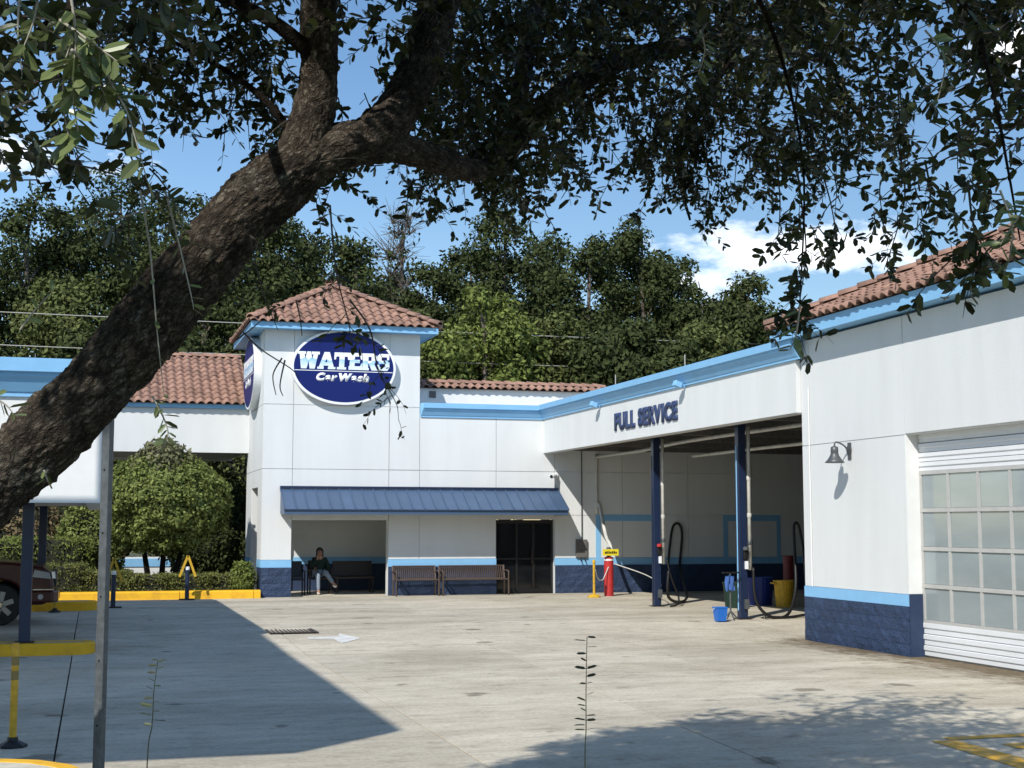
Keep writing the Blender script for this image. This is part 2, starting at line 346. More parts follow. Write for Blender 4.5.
def leaf_arrays(base, d, nn, L, W):
    """six-vertex folded leaves: base points, long directions, face normals, lengths, widths"""
    d = nrm(d); s_ = nrm(np.cross(nn, d)); n2 = np.cross(d, s_)
    V = (base[:, None, :] + d[:, None, :]*(LEAFSH[None, :, 0:1]*L[:, None, None]) + s_[:, None, :]*(LEAFSH[None, :, 1:2]*W[:, None, None])
         + n2[:, None, :]*(LEAFSH[None, :, 2:3]*W[:, None, None]))
    k = np.arange(len(base))[:, None]*6
    Fq = np.concatenate([k+np.array([[0, 1, 2, 3]]), k+np.array([[0, 3, 4, 5]])], 0)
    return V.reshape(-1, 3), Fq
def quad_leaves(base, d, nn, L, W):
    d = nrm(d); s_ = nrm(np.cross(nn, d))
    V = np.stack([base, base + d*(L*0.5)[:, None] + s_*(W*0.5)[:, None], base + d*L[:, None], base + d*(L*0.5)[:, None] - s_*(W*0.5)[:, None]], 1)
    k = np.arange(len(base))[:, None]*4
    return V.reshape(-1, 3), k+np.array([[0, 1, 2, 3]])

def gz(y):                                          # lot rises a hand's breadth towards the buildings
    t = min(1, max(0, (y-22)/4.0)); return 0.13*t

# ------------------------------------------------------------------ ground and paving
g = MB(); R_ = 1500
g.add([(-R_, -R_, -0.06), (R_, -R_, -0.06), (R_, R_, -0.06), (-R_, R_, -0.06)], [(0, 1, 2, 3)])
tag(g.build('ground', GRASS_G), kind='structure')
# grassy bank under the camera and the oak
bk = MB(); N_ = 24
for j, (yy, zz) in enumerate(((-14, 0.45), (3.5, 0.45), (6.0, 0.36), (8.0, 0.16), (9.3, -0.03))):
    bk.v += [(-30+60*i/N_, yy+0.3*math.sin(i*1.3), zz+0.04*noise.noise((i*0.7, yy, 0))) for i in range(N_+1)]
for j in range(4):
    for i in range(N_): k = j*(N_+1)+i; bk.f.append((k, k+1, k+N_+2, k+N_+1))
tag(bk.build('grass_bank', GRASS_G, smooth=True), kind='structure')
lot = MB()
for y0, y1 in ((8.9, 22), (22, 26), (26, 37.02)):
    lot.add([(-16, y0, gz(y0)-0.035), (22.2, y0, gz(y0)-0.035), (22.2, y1, gz(y1)-0.035), (-16, y1, gz(y1)-0.035)], [(0, 1, 2, 3)])
lot_o = tag(lot.build('concrete_lot', JOINT), kind='structure')
def lx(x0, y): return x0 + 0.09*min(1, max(0, (x0-3.2)/3))*max(-2, min(20, y-11.6)) if x0 < 11 else x0
XL = [-15.5, -11.8, -8.1, -4.2, -0.28, 3.2, 5.55, 7.75, 12.4, 15.6, 18.9, 22.1]
YL_A = [8.95, 13.3, 17.3, 22, 26, 29.7, 33.4, 37.0]; YL_B = [8.95, 11.7, 15.2, 18.7, 22, 26, 29.7, 33.4, 37.0]
for i in range(len(XL)-1):
    ys = YL_A if XL[i] < 3 else YL_B
    for j in range(len(ys)-1):
        g_ = 0.008
        c = []
        for (x, yy, sx, sy) in ((XL[i], ys[j], 1, 1), (XL[i+1], ys[j], -1, 1), (XL[i+1], ys[j+1], -1, -1), (XL[i], ys[j+1], 1, -1)):
            xx = lx(x, yy)
            c.append((xx+sx*g_, yy+sy*g_, gz(yy)))
        ch = 0.004
        m = MB()
        cc = [sum(p[k] for p in c)/4 for k in range(3)]
        top = [(p[0]+(ch if p[0] < cc[0] else -ch), p[1]+(ch if p[1] < cc[1] else -ch), p[2]) for p in c]
        rim = [(p[0], p[1], p[2]-0.006) for p in c]; bot = [(p[0], p[1], p[2]-0.03) for p in c]
        m.add(top+rim+bot, [(0, 1, 2, 3)] + [(k, k+4, (k+1) % 4+4, (k+1) % 4) for k in range(4)] + [(k+4, k+8, (k+1) % 4+8, (k+1) % 4+4) for k in range(4)])
        m.build('concrete_slab', CONC, lot_o)
# far paving behind the kerb: planting bed, drive-through floor
m = MB().box(-16, 37.03, -0.05, 4.1, 45, 0.12); tag(m.build('planting_bed', MULCH), kind='structure')
# drain grate
gr = thing('drain_grate', 'dark steel drain grate set in the concrete beside the white arrow', 'drain grate', (3.45, 25.35, gz(25.35)))
MB().box(3.02, 24.98, gz(25)+0.002, 3.80, 25.85, gz(25)+0.006).build('dark_sheet', DARK, gr)  # dark sheet laid on the concrete for the shade under the bars
fr = MB(); z0 = gz(25.35)+0.004
for a in ((2.98, 24.92, 3.84, 24.99), (2.98, 25.84, 3.84, 25.91), (2.98, 24.99, 3.04, 25.84), (3.78, 24.99, 3.84, 25.84)): fr.box(a[0], a[1], z0, a[2], a[3], z0+0.012)
fr.build('frame', METAL_DK, gr)
for i in range(10):
    x = 3.075+i*0.073; MB().box(x, 24.99, z0, x+0.035, 25.84, z0+0.01).build('bar', METAL_DK, gr)
# painted arrow pointing away to the right
ar = MB(); zz = gz(24.2)+0.005
ar.add([(p[0], p[1], gz(p[1])+0.006) for p in ((3.55, 24.35), (3.55, 24.08), (3.95, 24.02), (3.98, 23.35), (4.42, 24.02), (4.18, 24.86), (4.10, 24.40))], [(0, 1, 2, 3, 4, 5, 6)])
tag(ar.build('painted_arrow', LINE_WHITE), 'white arrow painted on the sunlit concrete near the drain grate', 'arrow')
# yellow hatch lines at the right foreground
yl = thing('painted_lines', 'yellow painted hatch lines on concrete at the right foreground', 'road marking', (8.2, 11.2, 0))
for pts in (((7.74, 11.78), (7.72, 11.62), (10.6, 11.62), (10.6, 11.80)), ((7.76, 11.61), (7.50, 11.61), (7.30, 9.3), (7.66, 9.3)),
            ((8.02, 11.28), (8.0, 11.0), (10.6, 11.0), (10.6, 11.34))):
    MB().add([(p[0], p[1], 0.005) for p in pts], [(0, 1, 2, 3)]).build('line', YEL_LINE, yl)
# yellow kerbs
def kerb(name, label, path, w, h, m_top, group=None, loc=None):
    t = thing(name, label, 'kerb', loc or (path[0][0], path[0][1], gz(path[0][1])), group)
    return t
kb = thing('yellow_kerb', 'long yellow kerb in front of the clipped hedge', 'kerb', (1.6, 36.75, 0.13))
x = -9.0; k = 0
while x < 4.1:
    x1 = min(x+1.85, 4.13); m = MB(); y0, y1 = 36.62, 37.02
    m.prism([(x+0.006, y0, 0.12), (x+0.006, y1, 0.12), (x+0.006, y1, 0.335), (x+0.006, y0+0.06, 0.335), (x+0.006, y0+0.015, 0.30)], (x1-x-0.012, 0, 0))
    m.build('kerb_stone', YELLOW, kb); x = x1
def island(label, x0, x1, y0, y1, h, tipr, fill=None):
    zb = gz((y0+y1)/2)-0.02; zt = gz((y0+y1)/2)+h; yc = (y0+y1)/2; ry = (y1-y0)/2
    t = thing('traffic_island', label, 'island', ((x0+x1)/2, yc, zb), 'kerbed islands under the white canopy')
    def ring(o):
        p = [(x0, y0+o), (x1-tipr, y0+o)]
        for a in range(-80, 81, 20): p.append((x1-tipr+(tipr-o)*math.cos(math.radians(a)), yc+(ry-o)*math.sin(math.radians(a))))
        return p + [(x1-tipr, y1-o), (x0, y1-o)]
    a, b = ring(0), ring(0.16); n = len(a); m = MB()
    m.v = [(p[0], p[1], zb) for p in a] + [(p[0], p[1], zt-0.02) for p in a] + [(p[0], p[1], zt) for p in ring(0.025)] + [(p[0], p[1], zt) for p in b] + [(p[0], p[1], zb) for p in b]
    for s_ in range(4):
        for i in range(n-1): m.f.append((s_*n+i, s_*n+i+1, (s_+1)*n+i+1, (s_+1)*n+i))
    m.build('kerb', YELLOW, t)
    m = MB(); m.prism([(p[0], p[1], zb) for p in b], (0, 0, zt-zb-0.006)); m.build('infill', fill or CONC, t)
    return t
island('yellow kerbed island with the navy column in the canopy shade, nearer the camera', -7.5, 0.06, 22.71, 23.35, 0.17, 0.25)
island('yellow kerbed island beyond the dark red pickup', -7.5, 0.1, 32.4, 33.1, 0.2, 0.3)
t = island('yellow and faded white kerbed island at the bottom left corner', -5.0, 0.09, 9.6, 12.12, 0.15, 0.9, CREAM_KERB)
# ------------------------------------------------------------------ roof tiles
def tile_mesh(name, w=0.245, L=0.40, m=TILE, amp=0.06):
    b = MB(); n = 8; top = []; 
    prof = []
    for i in range(n+1):
        u = i/n
        prof.append(((u-0.5)*w*1.06, amp*(math.sin(math.pi*min(1, u/0.68))**0.8 if u < 0.68 else -0.28*math.sin(math.pi*(u-0.68)/0.32))))
    for k, (v, dz) in enumerate(((0, 0.035), (L, 0.0))):
        for (x, z) in prof: b.v.append((x, v, z+dz))
    for (x, z) in prof: b.v.append((x, 0.0, z+0.035-0.022))
    for (x, z) in prof: b.v.append((x, L*0.5, z-0.005))
    q = n+1
    for i in range(n):
        b.f.append((i, i+1, q+i+1, q+i)); b.f.append((2*q+i, 2*q+i+1, i+1, i)); b.f.append((3*q+i, 3*q+i+1, 2*q+i+1, 2*q+i))
    me = bpy.data.meshes.new(name); me.from_pydata(b.v, [], b.f); me.materials.append(m); me.shade_smooth()
    return me
TILE_ME = tile_mesh('roof_tile')
def cap_mesh(name, r=0.13, L=0.42):
    b = MB(); n = 7
    for v, k in ((0, 1.06), (L, 0.88)):
        for i in range(n+1):
            a = math.pi*i/n; b.v.append((-r*k*math.cos(a), v, r*0.8*k*math.sin(a)+(0.025 if v == 0 else 0)))
    for i in range(n+1):
        a = math.pi*i/n; b.v.append((-r*0.88*math.cos(a), 0, r*0.7*math.sin(a)+0.012))
    q = n+1
    for i in range(n): b.f += [(i, i+1, q+i+1, q+i), (2*q+i, 2*q+i+1, i+1, i)]
    me = bpy.data.meshes.new(name); me.from_pydata(b.v, [], b.f); me.materials.append(TILE); me.shade_smooth(); return me
CAP_ME = cap_mesh('ridge_tile')
def frame(o, u, v):
    u = Vector(u).normalized(); v = Vector(v).normalized(); n = u.cross(v).normalized(); u = v.cross(n)
    M = Matrix.Identity(4); M.col[0][:3] = u; M.col[1][:3] = v; M.col[2][:3] = n; M.col[3][:3] = o; return M
def tile_face(parent, origin, u, v, wid, slope_len, inside, limit, du=0.245, dv=0.335, stuff_parent=None):
    """lay tiles over a roof plane: origin at the left eave corner, u along the eave, v up the slope"""
    u = Vector(u).normalized(); v = Vector(v).normalized(); nml = u.cross(v); cand = []
    nu, nv = int(wid/du)+1, int(slope_len/dv)+1
    for j in range(nv):
        for i in range(nu):
            a, b = (i+0.5)*du, j*dv-0.06
            if inside(a, b+0.2): cand.append((j, i, a, b))
    P0 = Vector(origin)
    cand.sort(key=lambda q: (P0+u*q[2]+v*q[3]-Vector((0, 0, 2))).length)
    rest = MB()
    for k, (j, i, a, b) in enumerate(cand):
        jr = rnd.uniform(-0.008, 0.008)
        M = frame(P0 + u*(a+jr) + v*(b+rnd.uniform(-0.012, 0.012)) + nml*(0.01+rnd.uniform(0, 0.008)), u, v)
        if k < limit: place(bpy.data.objects.new('tile', TILE_ME), parent, M)
        else: rest.add([M @ Vector(p.co) for p in TILE_ME.vertices], [tuple(p.vertices) for p in TILE_ME.polygons])
    if rest.v: tag(rest.build('tiles_beyond', TILE_ST, parent, smooth=True), kind='stuff')
def cap_row(parent, a, b, up=(0, 0, 1), dl=0.36):
    a, b = Vector(a), Vector(b); d = (b-a); n = int(d.length/dl)+1; d.normalize(); u = d.cross(Vector(up)).normalized()
    for i in range(n): place(bpy.data.objects.new('ridge_tile', CAP_ME), parent, frame(a + d*(i*dl), u, d))

# profile of the blue cornice: (outward, up)
CORN = [(0.0, 0.0), (0.04, 0.0), (0.04, 0.04), (0.055, 0.05), (0.13, 0.19), (0.15, 0.20), (0.15, 0.235), (0.19, 0.245), (0.19, 0.38), (0.0, 0.38)]
def cornice(name, parent, p0, p1, out, z, k=1.0, prof=CORN, mitre0=0, mitre1=0):
    p0, p1, out = Vector(p0), Vector(p1), Vector(out); d = (p1-p0).normalized(); m = MB(); n = len(prof)
    for e, mt in ((p0, mitre0), (p1, mitre1)):
        for (o, h) in prof: q = e + out*(o*k) + d*(mt*o*k); m.v.append((q.x, q.y, z+h*k))
    for i in range(n): m.f.append((i, (i+1) % n, (i+1) % n+n, i+n))
    m.f += [tuple(range(n-1, -1, -1)), tuple(range(n, 2*n))]
    return m.build(name, LBLUE, parent)
def blocks(parent, axis, a0, a1, z0, z1, plane, thick, outsign, bh=0.195, bl=0.4):
    """split-face block courses proud of a wall plane; axis 'x' runs along X on a Y plane"""
    core = MB(); base = parent; z = z0; r = 0
    rows = max(1, round((z1-z0)/bh)); bh = (z1-z0)/rows
    for r in range(rows):
        a = a0 - (bl/2 if r % 2 else 0)
        while a < a1-0.01:
            s0, s1 = max(a, a0)+0.0015, min(a+bl, a1)-0.0015
            if s1-s0 > 0.04:
                t = thick+rnd.uniform(-0.004, 0.004); m = MB(); zz0, zz1 = z0+r*bh+0.0015, z0+(r+1)*bh-0.0015
                p0, p1 = (plane, plane+outsign*t)
                nU, nV = max(2, int((s1-s0)/0.1)), 2
                for jv in range(nV+1):
                    for iu in range(nU+1):
                        edge = iu in (0, nU) or jv in (0, nV)
                        o = p1 - outsign*(0.006 if edge else rnd.uniform(-0.012, 0.010))
                        A = s0+(s1-s0)*iu/nU; Z = zz0+(zz1-zz0)*jv/nV
                        m.v.append((A, o, Z) if axis == 'x' else (o, A, Z))
                for jv in range(nV):
                    for iu in range(nU): q = jv*(nU+1)+iu; m.f.append((q, q+1, q+nU+2, q+nU+1))
                k = len(m.v)
                for (A, Z) in ((s0, zz0), (s1, zz0), (s1, zz1), (s0, zz1)): m.v.append((A, p0, Z) if axis == 'x' else (p0, A, Z))
                c = (0, nU, (nV+1)*(nU+1)-1, nV*(nU+1))
                # rim strips
                lo = list(range(nU+1)); hi = [nV*(nU+1)+i for i in range(nU+1)]
                m.f += [tuple([k+1, k] + lo), tuple([k+3, k+2] + hi[::-1]), tuple([k, k+3] + [jv*(nU+1) for jv in range(nV, -1, -1)]), tuple([k+2, k+1] + [jv*(nU+1)+nU for jv in range(nV+1)])]
                m.build('block', NAVY_BLOCK, parent)
            a += bl

# ------------------------------------------------------------------ the office building with its sign tower
WY = 37.0; BT, BB = 1.09, 0.895                      # front wall plane, top and bottom of the pale band
off = thing('car_wash_office', 'white stucco office with square tiled tower and navy awning over a recessed seat', 'building', (8, 38, 0.13))
w = MB()
w.box(4.18, 37.02, 0.05, 4.94, 37.98, 2.125)                     # pillar
w.box(4.18, 37.02, 2.13, 8.34, 37.30, 7.2)                       # front over the recess
w.box(7.52, 37.02, 0.05, 10.51, 37.32, 5.1)                      # between recess and door
w.box(10.51, 37.021, 2.15, 12.2, 37.33, 5.1)
w.box(12.2, 37.02, 0.05, 22.3, 37.34, 4.6)
w.box(4.18, 37.30, 3.0, 4.42, 41.0, 7.2)                        # tower left face
w.box(4.18, 39.6, 0.05, 4.9, 41.0, 3.0)
w.box(4.181, 37.305, 2.131, 4.40, 37.98, 3.0)
w.box(8.10, 37.301, 4.9, 8.34, 41.0, 7.2)
w.box(4.42, 40.8, 3.0, 8.10, 41.0, 7.2)
w.box(4.9, 40.2, 0.05, 9.6, 40.4, 3.0)                           # back of the recess
w.box(9.4, 37.33, 0.05, 9.6, 40.2, 3.0)
wall = w.build('wall', WHITE, off)
MB().box(4.43, 37.345, 2.95, 9.39, 40.19, 3.1).build('recess_ceiling', CREAM, off)
MB().box(4.2, 37.35, 0.06, 9.39, 40.19, 0.135).build('recess_floor', CONC, off)
def panel_f(x0, x1, z0, z1, p=None):
    j = 0.007; MB().box(x0+j, 36.995, z0+j, x1-j, 37.022, z1-j).build('panel', WHITE, p or wall)
for x0, x1, zs in ((4.16, 4.94, (BT, 3.47, 5.17, 7.2)), (4.94, 7.52, (2.13, 3.47, 5.17, 7.2)), (7.52, 8.36, (BT, 3.47, 5.17, 7.2)),
                   (8.36, 10.51, (BT, 3.47, 5.0)), (10.51, 12.2, (2.15, 3.47, 5.0)), (12.2, 14.2, (BT, 2.27, 3.47, 4.5)), (14.2, 16.2, (BT, 2.27, 3.47, 4.5)),
                   (16.2, 18.2, (BT, 2.27, 3.47, 4.5)), (18.2, 20.2, (BT, 2.27, 3.47, 4.5)), (20.2, 22.2, (BT, 2.27, 3.47, 4.5))):
    for a, b in zip(zs, zs[1:]): panel_f(x0, x1, a, b)
def panel_l(y0, y1, z0, z1):
    j = 0.007; MB().box(4.158, y0+j, z0+j, 4.181, y1-j, z1-j).build('panel', WHITE, wall)
for y0, y1, zs in ((37.025, 38.0, (BT, 3.47, 5.17, 7.2)), (38.0, 39.6, (3.0, 3.47, 5.17, 7.2)), (39.6, 40.99, (BT, 3.47, 5.17, 7.2))):
    for a, b in zip(zs, zs[1:]): panel_l(y0, y1, a, b)
for b6 in ((4.15, 36.985, 4.945, 37.05), (7.515, 36.985, 10.515, 37.05), (12.195, 36.985, 22.2, 37.05), (4.148, 37.05, 4.2, 37.99), (4.148, 39.59, 4.2, 40.99), (4.9, 40.17, 9.39, 40.199)):
    MB().box(b6[0], b6[1], BB, b6[2], b6[3], BT).build('band', LBLUE, off)
for x0, x1 in ((13.40, 15.22), (17.28, 19.1), (20.0, 21.6)):        # painted frames on the bay wall
    m = MB()
    m.box(x0, 36.988, BT, x0+0.15, 36.998, 2.29); m.box(x1-0.13, 36.988, BT, x1, 36.998, 2.29); m.box(x0+0.15, 36.988, 2.11, x1-0.13, 36.998, 2.29)
    m.build('painted_frame', LBLUE, off)
for b6 in ((4.165, 37.03, 0.05, 4.19, 37.985), (4.165, 39.595, 0.05, 4.19, 40.99), (4.9, 40.18, 0.137, 9.39, 40.199)):
    MB().box(b6[0], b6[1], b6[2], b6[3], b6[4], BB).build('base_wall', NAVY, off)
for x0, x1, xe in ((4.17, 4.93, 4.945), (7.53, 10.50, 10.51), (12.21, 22.2, 16.6)):
    bo = MB().box(x0, 36.97, 0.05, x1, 37.03, BB).build('base_wall', NAVY, off)
    blocks(bo, 'x', x0-0.015, xe, 0.10, BB-0.003, 36.975, 0.033, -1)
# door
dr = MB().box(10.52, 37.2, 0.13, 12.19, 37.24, 2.14).build('door', DGLASS, off)
fr = MB()
for x in (10.52, 11.12, 11.60, 12.13): fr.box(x, 37.16, 0.13, x+0.06, 37.19, 2.14)
fr.box(10.58, 37.165, 1.05, 12.13, 37.188, 1.10); fr.box(10.58, 37.165, 0.14, 12.13, 37.188, 0.26); fr.box(10.58, 37.165, 2.04, 12.13, 37.188, 2.13)
fr.build('door_frame', BLACK, dr)
MB().tube([(11.57, 37.12, 0.95), (11.57, 37.12, 1.35)], 0.015, 8).build('handle', METAL_DK, dr)
# tower roof
rf = MB(); E0, E1, EY0, EY1, EZ = 3.72, 8.78, 36.5, 41.45, 7.30; AP = Vector((6.27, 39.0, 8.66))
rf.v = [(E0, EY0, EZ), (E1, EY0, EZ), (E1, EY1, EZ), (E0, EY1, EZ), tuple(AP)]; rf.f = [(0, 1, 4), (1, 2, 4), (2, 3, 4), (3, 0, 4), (3, 2, 1, 0)]
roof = rf.build('roof', DECK, off)
m = MB(); f0, f1 = 7.13, 7.295
m.box(E0+0.03, EY0+0.03, f0, E1-0.03, EY0+0.07, f1); m.box(E0+0.03, EY1-0.07, f0, E1-0.03, EY1-0.03, f1); m.box(E0+0.03, EY0+0.07, f0, E0+0.07, EY1-0.07, f1); m.box(E1-0.07, EY0+0.07, f0, E1-0.03, EY1-0.07, f1)
m.build('fascia', LBLUE, off)
MB().box(E0+0.07, EY0+0.07, f0+0.02, E1-0.07, EY1-0.07, f0+0.05).build('soffit', LBLUE, off)
def tri_inside(wd, sl, apex): return lambda a, b: 0 <= b < sl and a > apex*b/sl-0.05 and a < wd-(wd-apex)*b/sl+0.05
v = Vector((0, AP.y-EY0, AP.z-EZ)); tile_face(roof, (E0, EY0, EZ), (1, 0, 0), v, E1-E0, v.length, tri_inside(E1-E0, v.length, AP.x-E0), 260)
v = Vector((AP.x-E0, 0, AP.z-EZ)); tile_face(roof, (E0, EY1, EZ), (0, -1, 0), v, EY1-EY0, v.length, tri_inside(EY1-EY0, v.length, EY1-AP.y), 40)
v = Vector((AP.x-E1, 0, AP.z-EZ)); tile_face(roof, (E1, EY0, EZ), (0, 1, 0), v, EY1-EY0, v.length, tri_inside(EY1-EY0, v.length, AP.y-EY0), 0)
up = Vector((0, 0, 0.06))
for c in ((E0, EY0, EZ), (E1, EY0, EZ), (E0, EY1, EZ), (E1, EY1, EZ)): cap_row(roof, Vector(c)+up, AP+up)
MB().tube([AP, AP+Vector((0, 0, 0.42))], 0.012, 6).build('finial', GALVW, off)
# cornice, flat roof and set-back parapet with tile coping
cornice('cornice', off, (8.37, 37.0, 0), (11.87, 37.0, 0), (0, -1, 0), 4.91, mitre0=0.3, mitre1=-1)
MB().box(8.36, 37.31, 4.9, 16, 48, 5.05).build('flat_roof', ROOFGREY, off)
MB().box(8.36, 41.0, 5.05, 15.2, 41.3, 6.12).build('setback_wall', WHITE_CLEAN, off)
MB().box(9.55, 40.97, 5.82, 9.75, 41.0, 6.02).build('vent', GREYBOX, off)
cp = MB(); cp.v = [(8.36, 40.9, 6.10), (15.3, 40.9, 6.10), (15.3, 41.35, 6.30), (8.36, 41.35, 6.30)]; cp.f = [(0, 1, 2, 3)]
cpo = cp.build('coping', DECK, off); v = Vector((0, 0.45, 0.2))
tile_face(cpo, (8.36, 40.9, 6.12), (1, 0, 0), v, 6.9, 0.33, lambda a, b: 0 < b < 0.34, 100)
cap_row(cpo, (8.4, 41.3, 6.30), (15.2, 41.3, 6.30))
# awning
aw = thing('awning', 'navy standing seam metal awning over the benches and recess', 'awning', (8.45, 36.5, 2.3))
X0, X1, ZT, ZB, PR = 4.62, 12.28, 2.94, 2.40, 1.0
MB().box(X0, 36.90, 2.95, X1, 36.99, 3.02).build('flashing', NAVY_SMOOTH, aw)
MB().box(X0+0.01, 36.06, 2.27, X1-0.01, 36.10, 2.385).build('fascia', AWN, aw)
nP = 25; pw = (X1-X0)/nP; Y0, Y1 = 36.02, 36.93
for i in range(nP):
    x = X0+i*pw; m = MB()
    m.add([(x+0.012, Y0, ZB), (x+pw-0.012, Y0, ZB), (x+pw-0.012, Y1, ZT), (x+0.012, Y1, ZT)], [(0, 1, 2, 3)])
    m.add([(x+0.012, Y0, ZB-0.02), (x+pw-0.012, Y0, ZB-0.02), (x+pw-0.012, Y1, ZT-0.02), (x+0.012, Y1, ZT-0.02)], [(3, 2, 1, 0)])
    m.build('metal_panel', AWN, aw)
for i in range(nP+1):
    x = X0+i*pw
    MB().prism([(x-0.012, Y0-0.004, ZB-0.02), (x-0.012, Y1, ZT-0.02), (x-0.012, Y1, ZT+0.035), (x-0.012, Y0-0.004, ZB+0.035)], (0.024, 0, 0)).build('seam', AWN, aw)
for x in (X0+0.012, X1-0.032):
    MB().prism([(x, 36.11, 2.28), (x, 36.96, 2.28), (x, 36.96, 2.90), (x, 36.11, 2.39)], (0.02, 0, 0)).build('end_plate', AWN, aw)
# ------------------------------------------------------------------ open service bay
bay = thing('service_bay', 'open white service bay with dark ceiling behind the FULL SERVICE lettering', 'building', (16, 30, 0.13))
fz = MB().box(11.87, 22.30, 3.985, 12.13, 36.99, 4.92).build('front_beam', WHITE, bay)
MB().box(11.90, 22.31, 3.97, 12.10, 36.985, 3.984).build('beam_soffit', CREAM, bay)
MB().box(12.131, 22.31, 4.22, 22.0, 36.99, 4.34).build('ceiling', mat('bay ceiling', (0.12, 0.12, 0.118), 0.8, var=0.2, scale=2), bay)  # ceiling colour darkened to deepen the shade in the bay
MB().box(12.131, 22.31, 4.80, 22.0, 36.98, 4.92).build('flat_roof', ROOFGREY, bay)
MB().box(22.0, 22.31, 0.05, 22.25, 36.99, 4.8).build('back_wall', GREYBOX, bay)  # unseen wall coloured dark to cut bounced light in the bay
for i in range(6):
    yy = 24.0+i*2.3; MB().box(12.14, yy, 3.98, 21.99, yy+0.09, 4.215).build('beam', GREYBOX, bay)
cornice('cornice', bay, (11.87, 37.0, 0), (11.87, 22.12, 0), (-1, 0, 0), 4.921, mitre0=1)
for i, yy in enumerate((22.75, 26.9, 31.0)):
    MB().tube([(11.75, yy, 5.29), (11.75, yy, 5.29+0.26)], 0.012, 6).build('roof_rod', GALVW, bay)
def column(name, label, X, Y, wd, ztop, zb, group):
    t = thing(name, label, 'column', (X, Y, zb), group); h = wd/2
    MB().box(X-h, Y-h, zb+0.012, X+h, Y+h, ztop).build('post', NAVY_SMOOTH, t, bevel=0.01)
    MB().box(X-h-0.06, Y-h-0.06, zb, X+h+0.06, Y+h+0.06, zb+0.015).build('base_plate', METAL_DK, t)
    return t
for X, Y, label in ((12.5, 30.4, 'navy steel column with a red valve beside the black hose loop'), (12.5, 25.9, 'navy steel column with coiled hoses beside the bright blue bucket')):
    t = column('steel_column', label, X, Y, 0.165, 4.21, 0.13, 'navy columns of the service bay')
    MB().tube([(X+0.155, Y-0.05, 4.0), (X+0.155, Y-0.05, 3.4), (X+0.155, Y-0.05, 1.1)], 0.038, 10).build('pipe', PIPE, t, smooth=True)
    for z in (1.6, 2.15, 2.9): MB().lathe((X+0.155, Y-0.05, z), [(0.044, 0), (0.05, 0.03), (0.05, 0.06), (0.044, 0.09)], 10).build('pipe_coupling', GALV if z < 2 else PIPE, t)
    MB().box(X-0.02, Y-0.15, 1.32, X+0.08, Y-0.0835, 1.50).build('regulator', BLACK, t, bevel=0.01)
    MB().lathe((X+0.02, Y-0.15, 1.50), [(0.0, 0), (0.06, 0.0), (0.06, 0.05), (0.03, 0.07)], 12).build('valve', RED if Y > 28 else GALV, t)
    MB().box(X+0.02, Y-0.14, 1.12, X+0.075, Y-0.0835, 1.28).build('switch', SIGNWHITE, t)
    MB().box(X-0.01, Y-0.15, 0.33, X+0.08, Y-0.0835, 0.52).build('outlet_box', GALV, t)
    MB().tube([(X-0.105, Y-0.03, 0.3), (X-0.105, Y-0.03, 3.6)], 0.012, 6).build('conduit', LBLUE if Y < 28 else NAVY_SMOOTH, t)
def smoothpts(pts, n=6):
    P = [Vector(p) for p in pts]; out = []
    for i in range(len(P)-1):
        p0, p1, p2, p3 = P[max(i-1, 0)], P[i], P[i+1], P[min(i+2, len(P)-1)]
        for k in range(n):
            t = k/n; out.append(0.5*((2*p1)+(p2-p0)*t+(2*p0-5*p1+4*p2-p3)*t*t+(3*p1-p0-3*p2+p3)*t**3))
    return out+[P[-1]]
def hose(label, pts, r, m=BLACK, name='hose', cat='hose', group='hoses hanging in the service bay'):
    t = MB().tube(smoothpts(pts), r, 7).build(name, m, smooth=True)
    return tag(t, label, cat, group)
hose('black hose hung in a tall narrow loop on the bay wall', [(15.5, 36.85, 0.9), (15.62, 36.88, 1.7), (15.72, 36.9, 2.0), (15.88, 36.9, 2.02), (15.95, 36.88, 1.7), (15.80, 36.7, 0.8), (14.9, 34.2, 0.2), (13.6, 31.5, 0.16), (12.75, 30.3, 0.35), (12.72, 30.2, 0.95)], 0.035)
hose('black hose dropping from the red valve column to the floor', [(12.70, 30.25, 1.2), (12.78, 30.2, 0.8), (13.0, 30.3, 0.35), (12.9, 30.15, 0.18), (12.65, 29.95, 0.155)], 0.022)
hose('black hose looping low beside the column near the blue bucket', [(12.70, 25.8, 1.15), (12.72, 25.75, 0.5), (13.0, 25.7, 0.18), (13.5, 25.9, 0.2), (13.9, 26.3, 0.7), (14.05, 26.6, 1.5), (14.1, 26.7, 1.98), (14.2, 26.7, 2.0), (14.25, 26.6, 1.5), (14.2, 26.4, 0.8)], 0.032)
hose('black hose swinging from the bay ceiling over the yellow bin', [(14.5, 26.8, 3.9), (14.52, 26.8, 2.6), (14.85, 26.9, 2.05), (15.0, 26.9, 1.9), (15.02, 26.8, 1.2), (14.5, 26.2, 0.35), (13.6, 25.8, 0.16), (12.9, 25.7, 0.17)], 0.03)
hose('thin pale hose slung from the red bollard to the nearer navy column', [(13.22, 35.1, 0.98), (13.6, 34.0, 0.75), (13.2, 32.0, 0.62), (12.62, 30.4, 0.6)], 0.014, PIPE)
hose('white pipe running under the ceiling from the wall to the columns', [(13.42, 36.95, 2.3), (13.42, 36.95, 3.8), (13.46, 36.8, 3.9), (13.6, 34.0, 3.93), (13.2, 30.0, 3.95), (13.2, 24.0, 3.95)], 0.045, PIPE, 'ceiling_pipe', 'pipe', 'pipes in the service bay')
hose('white pipe branch lower under the ceiling at the right of the bay', [(14.6, 33.0, 3.75), (14.3, 29.0, 3.72), (14.2, 24.6, 3.72), (14.2, 24.5, 3.9)], 0.04, PIPE, 'ceiling_pipe', 'pipe', 'pipes in the service bay')
